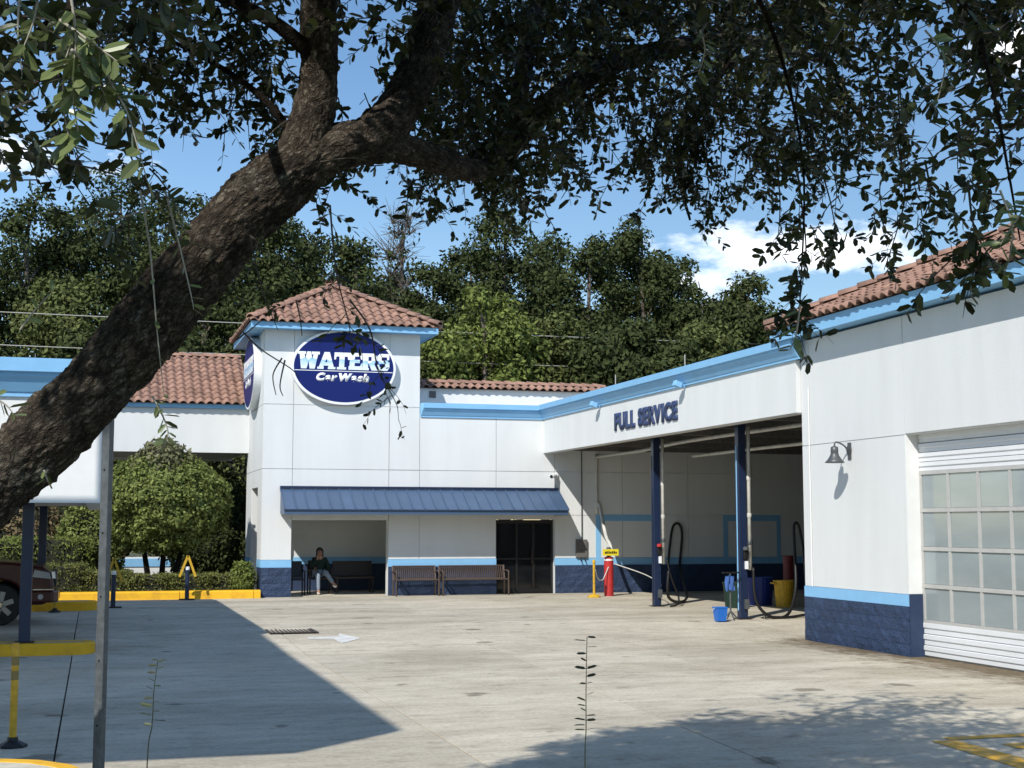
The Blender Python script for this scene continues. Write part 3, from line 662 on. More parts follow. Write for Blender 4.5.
hose('white vacuum pipe slanting down to the red bollard', [(13.45, 36.9, 2.6), (13.45, 36.7, 2.35), (13.3, 35.9, 1.7), (13.2, 35.3, 1.45), (13.18, 35.17, 1.2)], 0.05, PIPE, 'vacuum_pipe', 'pipe', 'pipes in the service bay')
hose('thin white pipe standing at the back of the bay', [(17.9, 36.8, 1.9), (17.9, 36.8, 3.9)], 0.03, PIPE, 'ceiling_pipe', 'pipe', 'pipes in the service bay')
# grey junction box and conduit on the wall
jb = thing('junction_box', 'weathered grey junction box on the wall right of the dark door', 'electrical box', (13.0, 36.93, 1.1))
MB().box(12.80, 36.92, 1.10, 13.13, 36.994, 1.60).build('box', GREYBOX, jb, bevel=0.01)
MB().tube([(12.98, 36.96, 1.6), (12.98, 36.96, 4.2)], 0.016, 6).build('conduit', GALV, jb)
for x in (12.93, 13.05): MB().tube(smoothpts([(x, 36.93, 1.1), (x, 36.9, 1.02), (x+0.04, 36.9, 0.98)]), 0.014, 6).build('cable', BLACK, jb)
sc = thing('security_camera', 'small white security camera on the wall above the awning end', 'camera', (12.1, 36.95, 3.3))
MB().box(12.18, 36.93, 3.28, 12.28, 36.994, 3.42).build('bracket', SIGNWHITE, sc)
MB().tube([(12.2, 36.9, 3.36), (12.02, 36.72, 3.33)], 0.06, 12).build('housing', SIGNWHITE, sc, smooth=False)
MB().tube([(12.02, 36.72, 3.33), (12.005, 36.705, 3.328)], 0.045, 12).build('lens', BLACK, sc)
# fascia floodlights
for yy, nm in ((32.35, 'left'), (27.15, 'right')):
    t = thing('flood_light', 'pale blue flood light under the cornice %s the FULL SERVICE letters' % ('left of' if nm == 'left' else 'above right of'), 'light', (11.8, yy, 4.95), 'flood lights under the bay cornice')
    MB().obox((11.68, yy, 4.95), (0.075, 0, -0.03), (0, 0.08, 0), (0.02, 0, 0.055)).build('housing', LBLUE, t, bevel=0.01)
    MB().box(11.70, yy-0.02, 4.885, 11.868, yy+0.03, 4.93).build('arm', LBLUE, t)
# ------------------------------------------------------------------ garage building on the right
GX = 11.97
gb = thing('garage_building', 'white garage block with tiled hip roof and navy block base at right', 'building', (14, 16, 0))
w = MB()
w.box(GX+0.02, 19.0, 0.0, GX+0.3, 22.28, 5.2); w.box(GX+0.02, 14.3, 3.39, GX+0.3, 19.0, 5.2); w.box(GX+0.02, 6.0, 0.0, GX+0.3, 14.3, 5.2)
w.box(GX+0.3, 22.0, 0.0, 24.0, 22.28, 5.2)
gw = w.build('wall', WHITE, gb)
def panel_r(y0, y1, z0, z1): j = 0.006; MB().box(GX-0.003, y0+j, z0+j, GX+0.022, y1-j, z1-j).build('panel', WHITE, gw)
for y0, y1, zs in ((22.0, 22.29, (0.94, 3.39, 5.25)), (19.0, 22.0, (0.94, 3.39, 5.25)), (14.3, 19.0, (3.40, 5.25)), (11.3, 14.3, (0.94, 3.39, 5.25)), (6.0, 11.3, (0.94, 3.39, 5.25))):
    for a, b in zip(zs, zs[1:]): panel_r(y0, y1, a, b)
MB().box(GX+0.0, 18.99, 0.95, GX+0.29, 19.012, 3.395).build('jamb', WHITE_CLEAN, gb)
MB().box(GX-0.012, 18.975, 0.0, GX+0.285, 18.992, 0.945).build('jamb_base', NAVY, gb)
MB().box(GX-0.014, 19.0, 0.76, GX+0.05, 22.30, 0.94).build('band', LBLUE, gb); MB().box(GX-0.014, 6, 0.76, GX+0.05, 14.29, 0.94).build('band', LBLUE, gb)
MB().box(GX-0.004, 6, 0.0, GX+0.03, 14.28, 0.76).build('base_wall', NAVY, gb); gbase = MB().box(GX-0.004, 18.995, 0.0, GX+0.03, 22.285, 0.76).build('base_wall', NAVY, gb)
blocks(gbase, 'y', 19.0, 22.0, 0.0, 0.757, GX, 0.03, -1); blocks(gbase, 'y', 22.0, 22.29, 0.0, 0.757, GX, 0.03, -1)
MB().tube([(GX-0.02, 22.0, 0.94), (GX-0.02, 22.0, 4.4)], 0.012, 6).build('conduit', WHITE_CLEAN, gb)
# roof: eave at X = GX-0.37
EX, EZ2, PT = GX-0.37, 5.50, 0.45
r = MB(); HY = 22.8; K = 5.6
r.v = [(EX, HY, EZ2), (EX, 4.0, EZ2), (EX+K, 4.0, EZ2+K*PT), (EX+K, HY-K, EZ2+K*PT), (EX+2*K, HY, EZ2), (EX+2*K, 4.0, EZ2)]
r.f = [(0, 3, 2, 1), (0, 4, 3), (4, 5, 2, 3)]
groof = r.build('roof', DECK, gb)
MB().box(EX+0.02, 4.0, 5.27, EX+0.06, HY-0.02, 5.485).build('fascia', LBLUE, gb)
MB().box(EX+0.06, HY-0.06, 5.27, EX+2*K, HY-0.02, 5.485).build('end_fascia', LBLUE, gb)
MB().box(EX+0.06, 4.0, 5.29, GX+0.3, HY-0.06, 5.31).build('soffit', LBLUE, gb)
v = Vector((1, 0, PT)).normalized(); SL = K*math.hypot(1, PT)
def g_in(a, b):                      # a runs from the far hip corner towards the camera
    return 0 <= b < SL and a > b/math.hypot(1, PT)-0.05
tile_face(groof, (EX, HY, EZ2), (0, -1, 0), v, 13.0, SL, lambda a, b: g_in(a, b) and a < 9.2, 0) if False else None
def garage_tiles():
    u = Vector((0, -1, 0)); nml = u.cross(v); P0 = Vector((EX, HY, EZ2)); k = 0; rest = MB(); cand = []
    for j in range(int(SL/0.335)+1):
        for i in range(62):
            a, b = (i+0.5)*0.245, j*0.335-0.06
            if not g_in(a, b+0.2): continue
            P = P0+u*a+v*b; px, py, z = proj(np.array(P)); vis = px < 1034
            cand.append((0 if vis else 1, -z if not vis else z, a, b))
    cand.sort()
    for k, (vis, z, a, b) in enumerate(cand):
        M = frame(P0+u*(a+rnd.uniform(-.008, .008))+v*(b+rnd.uniform(-.012, .012))+nml*(0.01+rnd.uniform(0, .008)), u, v)
        if k < 300 and vis == 0: place(bpy.data.objects.new('tile', TILE_ME), groof, M)
        else: rest.add([M @ Vector(p.co) for p in TILE_ME.vertices], [tuple(p.vertices) for p in TILE_ME.polygons])
    tag(rest.build('tiles_beyond', TILE_ST, groof, smooth=True), kind='stuff')
garage_tiles()
cap_row(groof, (EX-0.02, HY+0.02, EZ2+0.07), (EX+K, HY-K, EZ2+K*PT+0.07))
# sectional garage door
DX = 12.2
gd = MB().box(DX+0.03, 14.3, 0.0, DX+0.06, 19.0, 3.4).build('garage_door', DOORGREY, gb)
z = 0.02
for hh in (0.16, 0.17, 0.175):
    m = MB(); m.prism([(DX+0.03, 14.31, z), (DX-0.005, 14.31, z+0.008), (DX-0.005, 14.31, z+hh*0.45), (DX-0.022, 14.31, z+hh*0.55), (DX-0.022, 14.31, z+hh*0.93), (DX, 14.31, z+hh-0.004), (DX+0.03, 14.31, z+hh-0.004)], (0, 4.67, 0)); m.build('slat', DOORWHITE, gd); z += hh
z = 2.82
for hh in (0.145, 0.145, 0.145, 0.145):
    m = MB(); m.prism([(DX+0.03, 14.31, z), (DX-0.005, 14.31, z+0.008), (DX-0.005, 14.31, z+hh*0.45), (DX-0.022, 14.31, z+hh*0.55), (DX-0.022, 14.31, z+hh*0.93), (DX, 14.31, z+hh-0.004), (DX+0.03, 14.31, z+hh-0.004)], (0, 4.67, 0)); m.build('slat', DOORWHITE, gd); z += hh
zs = [0.535, 1.075, 1.64, 2.225, 2.80]
ys = [18.96, 18.24, 17.49, 16.75, 16.0, 15.25, 14.4]
for zz in zs: MB().box(DX-0.015, 14.31, zz-0.03, DX+0.028, 18.985, zz+0.03).build('rail', DOORGREY, gd)
for j in range(4):
    for yy in ys: MB().box(DX-0.012, yy-0.03, zs[j]+0.032, DX+0.027, yy+0.03 if yy < 18.9 else yy+0.02, zs[j+1]-0.032).build('stile', DOORGREY, gd)
    for a, b in zip(ys, ys[1:]): MB().box(DX+0.004, b+0.032, zs[j]+0.034, DX+0.014, a-0.032, zs[j+1]-0.034).build('pane', PANE, gd)
# gooseneck wall lamp
wl_ = thing('wall_lamp', 'grey gooseneck lamp with bell shade on the white garage wall', 'lamp', (GX, 20.66, 3.24))
MB().lathe((GX-0.03, 20.66, 3.24), [(0.075, 0), (0.075, 0.015), (0.05, 0.027)][::-1], 16, 'X').build('wall_plate', LAMPGREY, wl_)
MB().box(GX-0.02, 20.61, 3.08, GX-0.004, 20.71, 3.36).build('back_plate', LAMPGREY, wl_)
MB().tube(smoothpts([(GX-0.02, 20.66, 3.18), (GX-0.10, 20.66, 3.30), (GX-0.22, 20.66, 3.36), (GX-0.28, 20.66, 3.35), (GX-0.29, 20.66, 3.28)]), 0.014, 8).build('arm', LAMPGREY, wl_, smooth=True)
MB().lathe((GX-0.29, 20.66, 3.02), [(0.155, 0), (0.165, 0.005), (0.12, 0.05), (0.075, 0.12), (0.06, 0.17), (0.065, 0.18), (0.06, 0.26), (0.02, 0.28)], 20).build('shade', LAMPGREY, wl_, smooth=True)
# ------------------------------------------------------------------ drive-through wing at left
wg = thing('drive_through_wing', 'white drive-through wing with tiled roof left of the tower', 'building', (2.2, 42, 0))
MB().box(0.3, 40.6, 4.05, 4.17, 40.85, 5.3).build('front_beam', WHITE, wg)
MB().box(0.3, 40.86, 4.12, 4.17, 46.0, 4.22).build('soffit', CREAM, wg)
MB().box(0.2, 40.5, 5.30, 4.17, 40.54, 5.43).build('fascia', LBLUE, wg)
MB().box(0.3, 45.8, 4.05, 4.17, 46.0, 5.3).build('back_beam', WHITE, wg)
MB().box(-1.5, 45.8, 0.0, 4.17, 46.0, 1.0).build('low_wall', WHITE, wg); MB().box(-1.49, 45.77, 0.7, 4.16, 45.799, 0.95).build('band', LBLUE, wg)
MB().box(0.31, 40.64, 0.0, 0.43, 40.78, 4.05).build('pillar', NAVY_SMOOTH, wg)
r = MB(); r.v = [(0.15, 40.42, 5.42), (4.17, 40.42, 5.42), (4.17, 43.6, 7.1), (0.15, 43.6, 7.1), (4.17, 46.8, 5.42), (0.15, 46.8, 5.42)]; r.f = [(0, 1, 2, 3), (3, 2, 4, 5)]
wroof = r.build('roof', DECK, wg); v = Vector((0, 3.18, 1.68))
tile_face(wroof, (4.12, 40.42, 5.43), (1, 0, 0), v, 0.1, 0.1, lambda a, b: False, 0)
def wing_tiles():
    u = Vector((1, 0, 0)); vv = v.normalized(); nml = u.cross(vv); rest = MB(); k = 0
    for j in range(int(v.length/0.335)+1):
        for i in range(16):
            P = Vector((4.05-i*0.245, 40.42, 5.43)) + vv*(j*0.335-0.06); M = frame(P+nml*(0.01+rnd.uniform(0, .008)), u, vv)
            place(bpy.data.objects.new('tile', TILE_ME), wroof, M)
wing_tiles(); MB().prism([(0.3, 40.62, 5.31), (0.3, 46.0, 5.31), (0.3, 43.6, 7.0)], (0.15, 0, 0)).build('gable', WHITE, wg); cap_row(wroof, (0.15, 43.6, 7.13), (4.1, 43.6, 7.13))
# ------------------------------------------------------------------ canopy over the islands
cy = thing('pay_canopy', 'flat white canopy with pale blue cornice over the islands at left', 'canopy', (-4, 28, 0.13))
MB().box(-8.0, 22.0, 2.33, 0.1, 22.25, 3.95).build('front_fascia', WHITE_CLEAN, cy)
MB().box(-0.15, 22.251, 2.34, 0.1, 33.05, 3.95).build('side_fascia', WHITE_CLEAN, cy)
MB().box(-7.99, 22.26, 2.42, -0.151, 33.05, 2.5).build('soffit', CREAM, cy)
MB().box(-7.99, 22.02, 3.951, -0.3, 33.05, 4.40).build('roof', ROOFGREY, cy)
cornice('cornice', cy, (-8.0, 22.015, 0), (-0.33, 22.015, 0), (0, -1, 0), 3.90, k=1.48)
for X, Y, label in ((-0.99, 23.0, 'navy square column on the nearer island, in front of the pickup'), (-1.10, 32.8, 'navy square column behind the dark red pickup')):
    column('canopy_column', label, X, Y, 0.17, 2.415, gz(Y)+0.175, 'navy columns of the white canopy')
# unseen flat canopy added left of the frame to shade the lot
tb = thing('unseen_canopy', 'unseen tall flat white canopy with blue edge, added at left to shade the lot', 'canopy', (-8.5, 11.5, 0))
poly = [(-14, 6.25), (-4.0, 6.25), (-3.07, 7.1), (-3.07, 17.37), (-14, 17.37)]
def inset(d): return [(-14+d, 6.25+d), (-4.0-d*0.4, 6.25+d), (-3.07-d, 7.1+d*0.4), (-3.07-d, 17.37-d), (-14+d, 17.37-d)]
MB().prism([(x, y, 7.66) for x, y in inset(0.02)], (0, 0, 0.14)).build('deck', WHITE, tb)
MB().prism([(x, y, 7.801) for x, y in poly], (0, 0, 0.2)).build('cornice', LBLUE, tb)
MB().prism([(-4.20, 16.3, 8.002), (-3.08, 16.3, 8.002), (-4.20, 16.3, 9.49)], (0, 1.069, 0)).build('added_shade_wedge', LBLUE, tb)  # wedge added to close a lit sliver between the two canopy shadows
for X in (-7.5, -12.5):
    for Y in (9.0, 14.5): MB().box(X-0.14, Y-0.14, 0.0, X+0.14, Y+0.14, 7.66).build('column', NAVY_SMOOTH, tb)
# ------------------------------------------------------------------ signs
def text_mesh(ch, size, off_, ext, shear=0.0):
    c = bpy.data.curves.new('glyph', 'FONT'); c.body = ch; c.size = size; c.offset = off_; c.extrude = ext; c.shear = shear; c.resolution_u = 4
    o = bpy.data.objects.new('glyph', c); col.objects.link(o); bpy.context.view_layer.update()
    me = bpy.data.meshes.new_from_object(o.evaluated_get(bpy.context.evaluated_depsgraph_get()))
    wd = o.dimensions.x; bb = [v.co.x for v in me.vertices] or [0]
    bpy.data.objects.remove(o); return me, min(bb), max(bb)
KERN = {'RV': -0.2, 'VI': 0.0, 'Wa': -0.07, 'rW': -0.04, 'LL': 0.0, 'L ': 0.0}
def letter_row(parent, text, height, width, origin, u, v, m, boff, ext, shear=0.0, gap=0.1, name='letter'):
    """letters one by one; fitted to a cap height and a total width"""
    gl = []; x = 0
    for q, ch in enumerate(text):
        if ch == ' ': x += 0.30; continue
        x += KERN.get(text[max(0, q-1):q+1], 0)
        me, a, b = text_mesh(ch, 1.0, boff, 0.0, 0.0); gl.append((me, x-a)); x += (b-a)+gap
    total = x-gap; sx = width/total; sy = height/(0.729+2*boff)
    n = Vector(u).cross(Vector(v))
    for me, ox in gl:
        for vtx in me.vertices: vtx.co = ((vtx.co.x+ox+shear*vtx.co.y)*sx, (vtx.co.y+boff)*sy, 0)
        bm = bmesh.new(); bm.from_mesh(me); r_ = bmesh.ops.extrude_face_region(bm, geom=bm.faces[:])
        for e in r_['geom']:
            if isinstance(e, bmesh.types.BMVert): e.co.z += ext
        bmesh.ops.recalc_face_normals(bm, faces=bm.faces[:]); bm.to_mesh(me); bm.free()
        me.materials.clear(); me.materials.append(m)
        place(bpy.data.objects.new(name, me), parent, frame(Vector(origin), u, v))
fs = thing('wall_lettering', 'navy FULL SERVICE letters mounted on the white bay beam', 'sign', (11.86, 29.6, 4.22))
LETNAVY = mat('navy letter paint', (0.03, 0.05, 0.13), 0.5)
letter_row(fs, 'FULL SERVICE', 0.44, 3.78, (11.868, 31.35, 4.235), (0, -1, 0), (0, 0, 1), LETNAVY, 0.055, 0.03, 0, 0.075)
GLY = {
 'W': (0.56, [[(-.03, 1), (.36, 1), (.36, .84), (-.03, .84)], [(.64, 1), (1.03, 1), (1.03, .84), (.64, .84)], [(.05, .9), (.29, .9), (.41, 0), (.16, 0)], [(.22, 0), (.43, 0), (.60, 1), (.42, 1)], [(.42, 1), (.60, 1), (.80, 0), (.58, 0)], [(.60, 0), (.83, 0), (.96, .9), (.74, .9)]]),
 'A': (0.45, [[(.0, 0), (.26, 0), (.62, 1), (.34, 1)], [(.36, 1), (.66, 1), (1.0, 0), (.68, 0)], [(.24, .20), (.78, .20), (.70, .40), (.30, .40)], [(-.05, 0), (.34, 0), (.34, .13), (-.05, .13)], [(.60, 0), (1.06, 0), (1.06, .13), (.60, .13)]]),
 'T': (0.40, [[(-.04, 1), (1.04, 1), (1.04, .76), (-.04, .76)], [(.32, .8), (.68, .8), (.68, 0), (.32, 0)], [(-.04, .8), (.12, .8), (.08, .58), (-.04, .58)], [(.88, .8), (1.04, .8), (1.04, .58), (.92, .58)], [(.18, 0), (.82, 0), (.82, .14), (.18, .14)]]),
 'E': (0.37, [[(.06, 0), (.44, 0), (.44, 1), (.06, 1)], [(.0, 1), (1, 1), (1, .79), (.0, .79)], [(.4, .41), (.82, .41), (.82, .60), (.4, .60)], [(.0, 0), (1.02, 0), (1.02, .22), (.0, .22)], [(.84, .8), (1, .8), (1, .62), (.9, .62)], [(.86, .22), (1.02, .22), (1.02, .40), (.94, .40)]]),
 'R': (0.42, [[(.05, 0), (.42, 0), (.42, 1), (.05, 1)], [(-.02, 1), (.75, 1), (.92, .88), (.9, .80), (-.02, .80)], [(.62, .92), (.88, .92), (.97, .80), (.97, .62), (.86, .48), (.62, .48)], [(.4, .40), (.84, .40), (.92, .56), (.4, .56)], [(.44, .44), (.78, .44), (1.04, 0), (.66, 0)], [(-.02, 0), (.48, 0), (.48, .13), (-.02, .13)]]),
 'S': (0.36, [[(.2, 1), (.95, 1), (.95, .80), (.12, .80)], [(.02, .56), (.02, .86), (.2, 1), (.36, .9), (.36, .56)], [(.1, .58), (.84, .62), (.94, .42), (.16, .40)], [(.64, .14), (.64, .46), (.98, .52), (1.0, .2), (.86, .02)], [(.05, 0), (.84, 0), (.90, .20), (.05, .20)], [(.76, .82), (.95, .82), (.95, .64), (.80, .64)], [(.05, .18), (.22, .18), (.2, .36), (.05, .36)]]),
}
def oval_sign(name, label, M, group):
    t = thing(name, label, 'sign', M.translation); ORI[t.name] = M.translation.copy(); t['group'] = group
    def disc(nm, rx, rz, y0, y1, mt):
        m = MB(); n = 72; P = [(rx*math.cos(2*math.pi*i/n), rz*math.sin(2*math.pi*i/n)) for i in range(n)]
        m.v = [(a, b, y0) for a, b in P] + [(a, b, y1) for a, b in P]
        m.f = [tuple(range(n-1, -1, -1)), tuple(range(n, 2*n))] + [(i, (i+1) % n, (i+1) % n+n, i+n) for i in range(n)]
        me = bpy.data.meshes.new(nm); me.from_pydata(m.v, [], m.f); me.materials.append(mt); place(bpy.data.objects.new(nm, me), t, M)
    disc('cabinet', 1.40, 1.0, 0.0, 0.20, SIGNWHITE); disc('face', 1.335, 0.935, 0.201, 0.208, SIGNBLUE)
    x = -1.235; H = 0.455
    for q, ch in enumerate('WATERS'):
        wd, polys = GLY[ch]; wd *= 0.968; m = MB(); y0 = -0.065 + 0.0
        for i, P in enumerate(polys):
            m.prism([(x+a*wd+0.05*b*H, y0+b*H, 0.206) for a, b in P], (0, 0, 0.010+0.0007*i))
        me = bpy.data.meshes.new('letter'); me.from_pydata(m.v, [], m.f); me.materials.append(TWO_TONE); bm = bmesh.new(); bm.from_mesh(me); bmesh.ops.recalc_face_normals(bm, faces=bm.faces[:]); bm.to_mesh(me); bm.free()
        place(bpy.data.objects.new('letter', me), t, M); x += wd-0.005
    m = MB().box(-1.31, -0.118, 0.206, 1.31, -0.100, 0.213); me = bpy.data.meshes.new('line'); me.from_pydata(m.v, [], m.f); me.materials.append(SIGNWHITE); place(bpy.data.objects.new('line', me), t, M)
    o = M @ Vector((-0.76, -0.385, 0.2075)); R3 = M.to_3x3()
    letter_row(t, 'CarWash', 0.235, 1.42, o, R3 @ Vector((1, 0, 0)), R3 @ Vector((0, 1, 0)), SIGNWHITE, 0.08, 0.006, 0.22, 0.05, 'small_letter')
    return t
M1 = frame(Vector((6.24, 36.99, 6.18)), (1, 0, 0), (0, 0, 1))
oval_sign('oval_sign', 'oval blue WATERS CarWash sign on the front of the tower', M1, 'oval signs on the tower')
M2 = frame(Vector((4.155, 38.95, 6.17)), (0, -1, 0), (0, 0, 1))
oval_sign('oval_sign', 'oval blue sign seen edge-on on the tower side face', M2, 'oval signs on the tower')
# ------------------------------------------------------------------ benches, chairs, person
def bench(label, x0, x1, yb, zb):
    t = thing('bench', label, 'bench', ((x0+x1)/2, yb-0.3, zb), 'slatted metal benches under the awning')
    bs_ = MB(); ss = MB(); n = int((x1-x0-0.1)/0.052)
    for i in range(n):
        x = x0+0.06+(x1-x0-0.12)*i/(n-1)
        bs_.obox((x, yb-0.06, zb+0.60), (0.014, 0, 0), (0, 0.003, 0), (0, 0.05, 0.165)); ss.box(x-0.014, yb-0.50, zb+0.425, x+0.014, yb-0.12, zb+0.431)
    tag(bs_.build('back_slats', BENCH, t), kind='stuff'); tag(ss.build('seat_slats', BENCH, t), kind='stuff')
    for z, y in ((0.775, yb-0.01), (0.44, yb-0.11)): MB().tube([(x0+0.04, y, zb+z), (x1-0.04, y, zb+z)], 0.02, 8).build('back_rail', BENCH, t)
    MB().tube([(x0+0.04, yb-0.50, zb+0.43), (x1-0.04, yb-0.50, zb+0.43)], 0.02, 8).build('front_rail', BENCH, t)
    for x in (x0+0.025, x1-0.025):
        MB().tube([(x, yb-0.50, zb), (x, yb-0.50, zb+0.62)], 0.022, 8).build('leg', BENCH, t); MB().tube([(x, yb-0.08, zb), (x, yb-0.10, zb+0.42), (x, yb-0.01, zb+0.79)], 0.022, 8).build('leg', BENCH, t)
        MB().tube(smoothpts([(x, yb-0.50, zb+0.60), (x, yb-0.44, zb+0.65), (x, yb-0.2, zb+0.65), (x, yb-0.05, zb+0.62)]), 0.022, 8).build('arm', BENCH, t)
bench('shorter bronze slatted bench against the navy base, next to the recess', 7.60, 8.80, 36.90, 0.13)
bench('longer bronze slatted bench next to the dark door', 8.86, 10.72, 36.90, 0.13)
def chair(label, X, Y, zb, wd=0.55, m=BLACK):
    t = thing('chair', label, 'chair', (X, Y, zb), 'dark seats in the recess'); h = wd/2
    MB().box(X-h+0.03, Y-0.25, zb+0.40, X+h-0.03, Y+0.22, zb+0.45).build('seat', m, t, bevel=0.02); MB().obox((X, Y+0.25, zb+0.68), (h-0.03, 0, 0), (0, 0.02, 0), (0, 0.04, 0.22)).build('backrest', m, t, bevel=0.015)
    for sx in (-1, 1):
        for yy in (-0.22, 0.22): MB().tube([(X+sx*(h-0.02), Y+yy, zb), (X+sx*(h-0.02), Y+yy, zb+(0.64 if yy < 0 else 0.8))], 0.02, 8).build('leg', m, t)
        MB().box(X+sx*(h-0.02)-0.025, Y-0.25, zb+0.63, X+sx*(h-0.02)+0.025, Y+0.22, zb+0.66).build('armrest', m, t)
chair('black armchair under the seated person in the recess', 5.90, 38.35, 0.135, 0.62, METAL_DK)
chair('empty black armchair beside the left pillar of the recess', 5.15, 37.75, 0.135, 0.5)
t = thing('chair', 'long dark seat in the shade right of the seated person', 'bench', (6.9, 38.9, 0.135), 'dark seats in the recess')
MB().box(6.38, 38.6, 0.53, 7.48, 39.1, 0.58).build('seat', METAL_DK, t); MB().obox((6.93, 39.12, 0.80), (0.55, 0, 0), (0, 0.015, 0), (0, 0.03, 0.2)).build('backrest', METAL_DK, t)
for x in (6.44, 7.42):
    for y in (38.64, 39.06): MB().box(x-0.02, y-0.02, 0.135, x+0.02, y+0.02, 0.53).build('leg', METAL_DK, t)
def skinned(name, verts, edges, radii, m, parent, root=0, sub=2):
    o0 = ORI[parent.name]; me = bpy.data.meshes.new(name); me.from_pydata([(p[0], p[1], p[2]) for p in verts], edges, []); me.materials.append(m)
    o = bpy.data.objects.new(name, me); link(o, parent); sk = o.modifiers.new('skin', 'SKIN'); sk.use_smooth_shade = True
    for i, r_ in enumerate(radii): me.skin_vertices[0].data[i].radius = (r_, r_) if not isinstance(r_, tuple) else r_
    me.skin_vertices[0].data[root].use_root = True
    sb = o.modifiers.new('sub', 'SUBSURF'); sb.levels = sub; sb.render_levels = sub
    return o
pe = thing('person', 'person in dark green top and pale jeans seated in the recess, hand at face', 'person', (5.90, 38.35, 0.135))
B = {'pel': (0, 0.05, .52, .12), 'bel': (0, 0.06, .68, .11), 'che': (0, 0.04, .86, .125), 'nec': (0, 0.01, 1.0, .05), 'hea': (0, -.02, 1.10, .085), 'top': (0, -.02, 1.19, .075),
     'shl': (-.16, .03, .93, .06), 'ell': (-.24, -.16, .72, .042), 'wrl': (-.09, -.17, .94, .03), 'hal': (-.07, -.145, 1.01, .028),
     'shr': (.16, .03, .93, .06), 'elr': (.25, -.05, .67, .042), 'wrr': (.17, -.27, .60, .03), 'har': (.14, -.35, .59, .028),
     'hil': (-.09, .0, .52, .085), 'knl': (-.11, -.40, .53, .062), 'anl': (-.09, -.42, .10, .04), 'tol': (-.09, -.56, .05, .035),
     'hir': (.09, .0, .54, .085), 'knr': (.10, -.40, .60, .062), 'anr': (.30, -.50, .30, .04), 'tor': (.38, -.58, .22, .034)}
E_ = [('pel', 'bel'), ('bel', 'che'), ('che', 'nec'), ('nec', 'hea'), ('hea', 'top'), ('che', 'shl'), ('shl', 'ell'), ('ell', 'wrl'), ('wrl', 'hal'), ('che', 'shr'), ('shr', 'elr'), ('elr', 'wrr'), ('wrr', 'har'),
      ('pel', 'hil'), ('hil', 'knl'), ('knl', 'anl'), ('anl', 'tol'), ('pel', 'hir'), ('hir', 'knr'), ('knr', 'anr'), ('anr', 'tor')]
keys = list(B); fv = [B[k][:3] for k in keys]; rr = [B[k][3] for k in keys]; ee = [(keys.index(a), keys.index(b)) for a, b in E_]
for hk, dd in (('hal', (0.02, 0.01, 0.05)), ('har', (-0.03, -0.05, -0.01))):
    hp = Vector(B[hk][:3]); dv = Vector(dd)
    sd = dv.cross(Vector((0, 1, 0))).normalized()
    for q, L in ((-.024, .8), (-.008, 1.0), (.008, .95), (.024, .75)):
        fv.append(tuple(hp+dv*0.6*L+sd*q)); rr.append(.009); ee.append((keys.index(hk), len(fv)-1)); fv.append(tuple(hp+dv*1.2*L+sd*q*1.2+Vector((0, .012, 0)))); rr.append(.007); ee.append((len(fv)-2, len(fv)-1))
    fv.append(tuple(hp+sd*0.045+dv*0.2)); rr.append(.01); ee.append((keys.index(hk), len(fv)-1))
skinned('body', fv, ee, rr, SKIN, pe, 0, 2)
def sub_skin(name, ks, grow, m):
    ix = {k: i for i, k in enumerate(ks)}; skinned(name, [B[k][:3] for k in ks], [(ix[a], ix[b]) for a, b in E_ if a in ix and b in ix], [B[k][3]*grow+0.008 for k in ks], m, pe)
sub_skin('top', ['pel', 'bel', 'che', 'shl', 'ell', 'wrl', 'shr', 'elr', 'wrr'], 1.14, SHIRT)
sub_skin('trousers', ['pel', 'hil', 'knl', 'anl', 'hir', 'knr', 'anr'], 1.1, JEANS)
for a, b in (('anl', 'tol'), ('anr', 'tor')):
    A, T = Vector(B[a][:3]), Vector(B[b][:3]); o = skinned('shoe', [A-Vector((0, -.03, .045)), (A+T)/2-Vector((0, 0, .03)), T], [(0, 1), (1, 2)], [.048, .046, .036], SHOE, pe)
hr = MB(); hc = Vector((5.90, 38.36, 0.135+1.14)); n_ = 14
for i in range(8):
    th = math.pi*0.62*i/7
    for k in range(n_):
        ph = 2*math.pi*k/n_; q = Vector((0.105*math.sin(th)*math.cos(ph), 0.115*math.sin(th)*math.sin(ph)+0.015, 0.125*math.cos(th)))
        if math.sin(ph) < -0.35 and th > 0.75: q.y *= 0.35
        if i == 7 and math.sin(ph) > -0.3: q.z -= 0.14
        hr.v.append(tuple(hc+q))
for i in range(7):
    for k in range(n_): hr.f.append((i*n_+k, (i+1)*n_+k, (i+1)*n_+(k+1) % n_, i*n_+(k+1) % n_))
hr.build('hair', HAIR, pe, smooth=True)
fc = MB(); hx = Vector((5.90, 38.33, 0.135+1.10))
fc.prism([hx+Vector((-.012, -.083, -.02)), hx+Vector((.012, -.083, -.02)), hx+Vector((0, -.085, .03))], (0, -0.02, -0.004)); fc.build('nose', SKIN, pe)
for sx in (-1, 1): MB().lathe(hx+Vector((sx*.032, -.082, .03)), [(.012, -.006), (.012, .002)], 8, 'Y').build('eye', HAIR, pe)
MB().box(hx.x-.025, hx.y-.09, hx.z-.047, hx.x+.025, hx.y-.075, hx.z-.038).build('mouth', mat('lips', (0.25, 0.08, 0.07), 0.5), pe)
